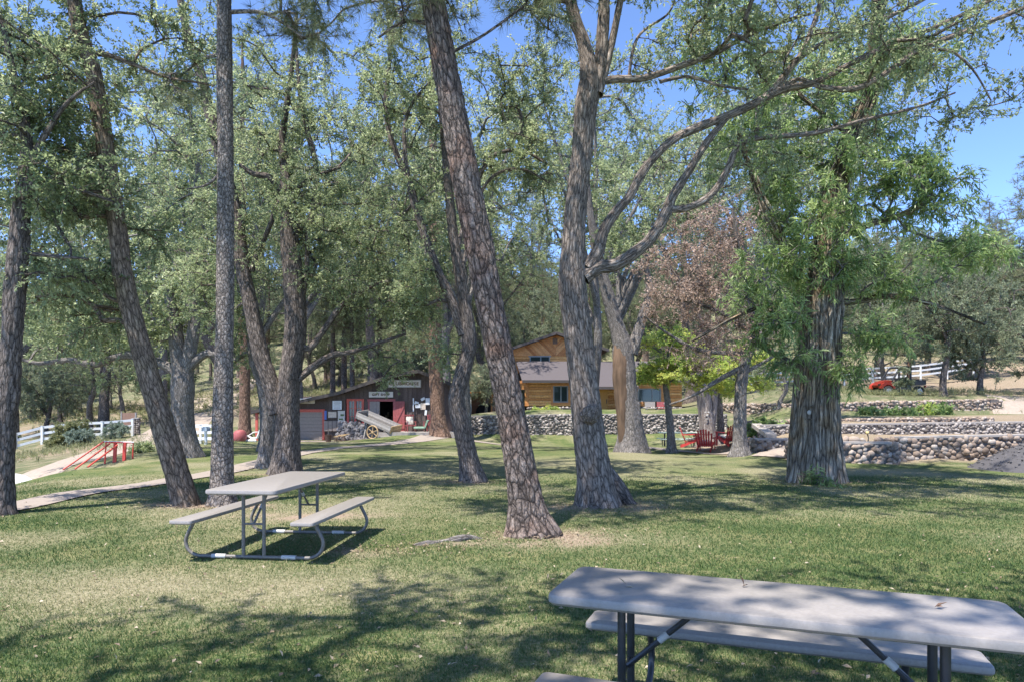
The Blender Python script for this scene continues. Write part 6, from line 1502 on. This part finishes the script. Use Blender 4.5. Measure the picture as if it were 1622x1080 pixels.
# individual mid distance trees
place('jun2', 1494, 41.5, .95, .4, 'grey green juniper with a bare lower trunk right of the red buggy', 'juniper tree')
place('jun', 1552, 42.5, .9, 2.0, 'spreading juniper with a short stout trunk near the right end of the far wall', 'juniper tree')
place('jun', 1640, 46, 1.1, 3.0, 'grey green juniper cut by the right edge of the view', 'juniper tree')
place('pineB', 1440, 50.5, .75, 1.0, 'young pine with a thin dark trunk behind the red buggy', 'pine tree')
place('oakA', 1400, 48, .8, 1.6, 'grey trunked oak just left of the red buggy', 'oak tree')
place('pineA', 1640, 62, 1.12, 2.2, 'tall pine at the right edge against the sky', 'pine tree')
place('pineA', 1565, 85, .82, 4.2, 'pointed pine against the blue sky left of the tall edge pine', 'pine tree')
place('oakA', 1236, 40.5, .6, 3.4, 'small oak with a dark trunk above the far wall, left of the willow', 'oak tree')
place('jun', 770, 47.5, .55, .6, 'dark bush like tree over the cedar lean-to', 'juniper tree')
for px, D, s, r in ((527, 58, .9, .2), (545, 60, 1.0, 1.2), (558, 57, .85, 2.2), (602, 61, 1.05, 3.3), (640, 64, .95, 4.1)): place('pineA', px, D, s, r, 'slim grey pine trunk in the row right behind the shop roof', 'pine tree', 'pines in a row behind the shop')
for px, D in ((527,58),(545,60),(558,57),(602,61),(640,64),(1494,41.5),(1552,42.5),(1640,46),(1440,50.5),(1400,48),(1640,62),(1565,85)): occ.append((*GX(px, D), 3))
for px, D, k, sc2, r, lb in ((20, 46, 'big', 1.1, .3, 'tall leafy oak behind the gnarled trunk at the left edge'), (165, 50, 'big2', 1.15, 1.4, 'tall oak rising behind the left white fence'), (255, 50, 'big', 1.35, 2.5, 'tall oak beyond the gate pillar'), (352, 52, 'big2', 1.4, 3.1, 'tall oak right of the dirt road'),
    (470, 52, 'big', 1.4, .9, 'tall oak directly behind the left end of the shop'), (590, 56, 'big2', 1.4, 4.2, 'tall oak behind the shop gable'), (705, 56, 'big', 1.5, 5.1, 'tall oak between the shop and the log house'), (775, 64, 'big2', 1.3, 2.0, 'tall oak left of the cedar gable'),
    (985, 66, 'big', 1.75, .2, 'tall oak behind the right wing of the log house'), (1095, 58, 'big2', 1.6, 1.1, 'tall oak right of the log house'), (1205, 52, 'big', 1.45, 3.9, 'tall oak on the bank left of the old willow'), (1300, 62, 'big2', .85, 3.3, 'tall oak on the slope behind the old willow')):
    place(k, px, D, sc2, r, lb, 'oak tree'); occ.append((*GX(px, D), 3))
for px, D, sc2, r, lb in ((1390, 58, 1.25, .5, 'bushy juniper on the slope left of the young pine'), (1470, 63, 1.3, 1.5, 'large juniper on the slope right of the young pine'), (1535, 58, 1.2, 2.5, 'large juniper on the slope above the end of the white fence'), (1600, 66, 1.35, 3.5, 'large juniper under the tall pine at the right edge')):
    place('jun2', px, D, sc2, r, lb, 'juniper tree'); occ.append((*GX(px, D), 3))
for px, D, k, sc2, r, lb in ((298, 28, 'mid', 1.1, 1.9, 'tall light green oak behind the thick limbed old oak'), (420, 25, 'mid', 1.05, 3.3, 'tall light green oak hidden behind the dark twin stemmed oak'), (738, 27, 'mid', 1.0, 4.4, 'tall light green oak behind the crooked S-shaped oak'), (940, 31, 'mid', 1.1, 5.3, 'tall light green oak behind the burled grey oak'), (1290, 31, 'mid', 1.1, .1, 'tall light green oak directly behind the massive willow')):
    place(k, px, D, sc2, r, lb, 'oak tree')
roadav = ((300, 350, 48, 80),)
scatter(occ, 36, -140, 420, 45, 78, ['oakA', 'oakB', 'jun', 'oakA', 'pineB'], .7, 1.1, {'oak': 'oak in the woods beyond the left white fence', 'jun': 'grey green juniper in the woods beyond the left white fence', 'pin': 'pine in the woods beyond the left white fence'}, {'oak': 'oak tree', 'jun': 'juniper tree', 'pin': 'pine tree'}, {'oak': 'oaks in the woods on the left', 'jun': 'junipers in the woods on the left', 'pin': 'pines in the woods on the left'}, roadav)
scatter(occ, 34, -120, 560, 80, 135, ['pineA', 'oakB', 'jun2', 'pineA'], .8, 1.2, {'oak': 'oak high on the left hillside', 'jun': 'juniper high on the left hillside', 'pin': 'pine high on the left hillside'}, {'oak': 'oak tree', 'jun': 'juniper tree', 'pin': 'pine tree'}, {'oak': 'oaks on the left hillside', 'jun': 'junipers on the left hillside', 'pin': 'pines on the left hillside'})
scatter(occ, 28, 420, 800, 56, 100, ['oakB', 'pineA', 'oakA', 'jun', 'pineB'], .75, 1.15, {'oak': 'oak on the sunny slope behind the shop', 'jun': 'juniper on the sunny slope behind the shop', 'pin': 'pine on the sunny slope behind the shop'}, {'oak': 'oak tree', 'jun': 'juniper tree', 'pin': 'pine tree'}, {'oak': 'oaks behind the shop', 'jun': 'junipers behind the shop', 'pin': 'pines behind the shop'})
scatter(occ, 42, 780, 1150, 72, 125, ['pineA', 'jun2', 'oakB', 'pineB', 'pineA'], .75, 1.15, {'oak': 'oak on the hillside behind the log house', 'jun': 'juniper on the hillside behind the log house', 'pin': 'pine on the hillside behind the log house'}, {'oak': 'oak tree', 'jun': 'juniper tree', 'pin': 'pine tree'}, {'oak': 'oaks behind the log house', 'jun': 'junipers behind the log house', 'pin': 'pines behind the log house'})
scatter(occ, 62, 1130, 1760, 60, 125, ['jun', 'jun2', 'pineB', 'jun2', 'oakA'], .7, 1.15, {'oak': 'oak on the right hillside beyond the white fence', 'jun': 'juniper on the right hillside beyond the white fence', 'pin': 'pine on the right hillside beyond the white fence'}, {'oak': 'oak tree', 'jun': 'juniper tree', 'pin': 'pine tree'}, {'oak': 'oaks on the right hillside', 'jun': 'junipers on the right hillside', 'pin': 'pines on the right hillside'})
# far wooded hill, one mass
def forest():
    rng = np.random.default_rng(77); V = []; Ls = []; n = 900; per = 150
    px = rng.uniform(-250, 1900, n); D = rng.uniform(125, 300, n); x = X(px, D); z = terrain(x, D)
    h = rng.uniform(7, 15, n); r = h * rng.uniform(.22, .34, n)
    u = rng.uniform(0, 1, (n, per)); a = rng.uniform(0, 6.283, (n, per)); rad = r[:, None] * np.sqrt(np.clip(1.05 - u, 0, 1)) * np.clip(u * 6, .3, 1) * rng.uniform(.5, 1, (n, per))
    P = np.stack([x[:, None] + rad*np.cos(a), D[:, None] + rad*np.sin(a), z[:, None] + h[:, None]*(.12 + .88*u)], 2).reshape(-1, 3)
    v, f, c = leaves(rng, P, rvec(rng, len(P)), 1.3, .8, lvm=np.repeat(rng.uniform(.1, .9, n), per))
    tag(npmesh('forest', v, f, M['farleaf'], lv=c), 'dense pine and juniper wood covering the far hills', 'forest', kind='stuff')
forest()
# oak whose crown shades the foreground, rooted behind and left of the viewpoint

rng = np.random.default_rng(88)
def shade_tree(x, y, crown, n, label, seed):
    rng = np.random.default_rng(seed); g = gzf(x, y); cx, cy, cz_, rx, ry, rz_ = crown
    Q = np.array([(x, y, g - .3, .24), (x, y, g + 1, .21), (x + (cx-x)*.2, y + (cy-y)*.2, g + 4, .17), (x + (cx-x)*.5, y + (cy-y)*.5, g + 7, .12), (cx, cy, cz_, .05)])
    C = catmull(Q, .1); t = thing('oak_tree', label, 'oak tree', (x, y, g)); b = np.array([x, y, g]); tr = Acc(); tr.add(*ringtube(C[:, :3], C[:, 3], 32, amp=.012, seed=seed, flare=.25, groundz=g, lob=.1))
    sel = C[:, 2] > g + 3.5; br, lf = grow(rng, C[sel][::3, :3], C[sel][::3, 3], ellip(rng, (cx, cy, cz_), (rx, ry, rz_), n), 'oakfar', 1., tip=.008)
    tr.build('trunk', M['oakbark'], t, b); br.build('branches', M['oakbark'], t, b); lf.build('crown', M['oakleaf'], t, b, smooth=False)
shade_tree(-4.6, -3.2, (-2.2, .4, 9.2, 4.8, 2.8, 2.2), 92, 'oak standing behind and left of the viewpoint, its crown shading the foreground grass', 201)
shade_tree(4.4, -2.6, (2.4, 1.2, 9.0, 3.4, 2.4, 1.8), 50, 'oak standing behind and right of the viewpoint, its crown shading the nearest table', 202)
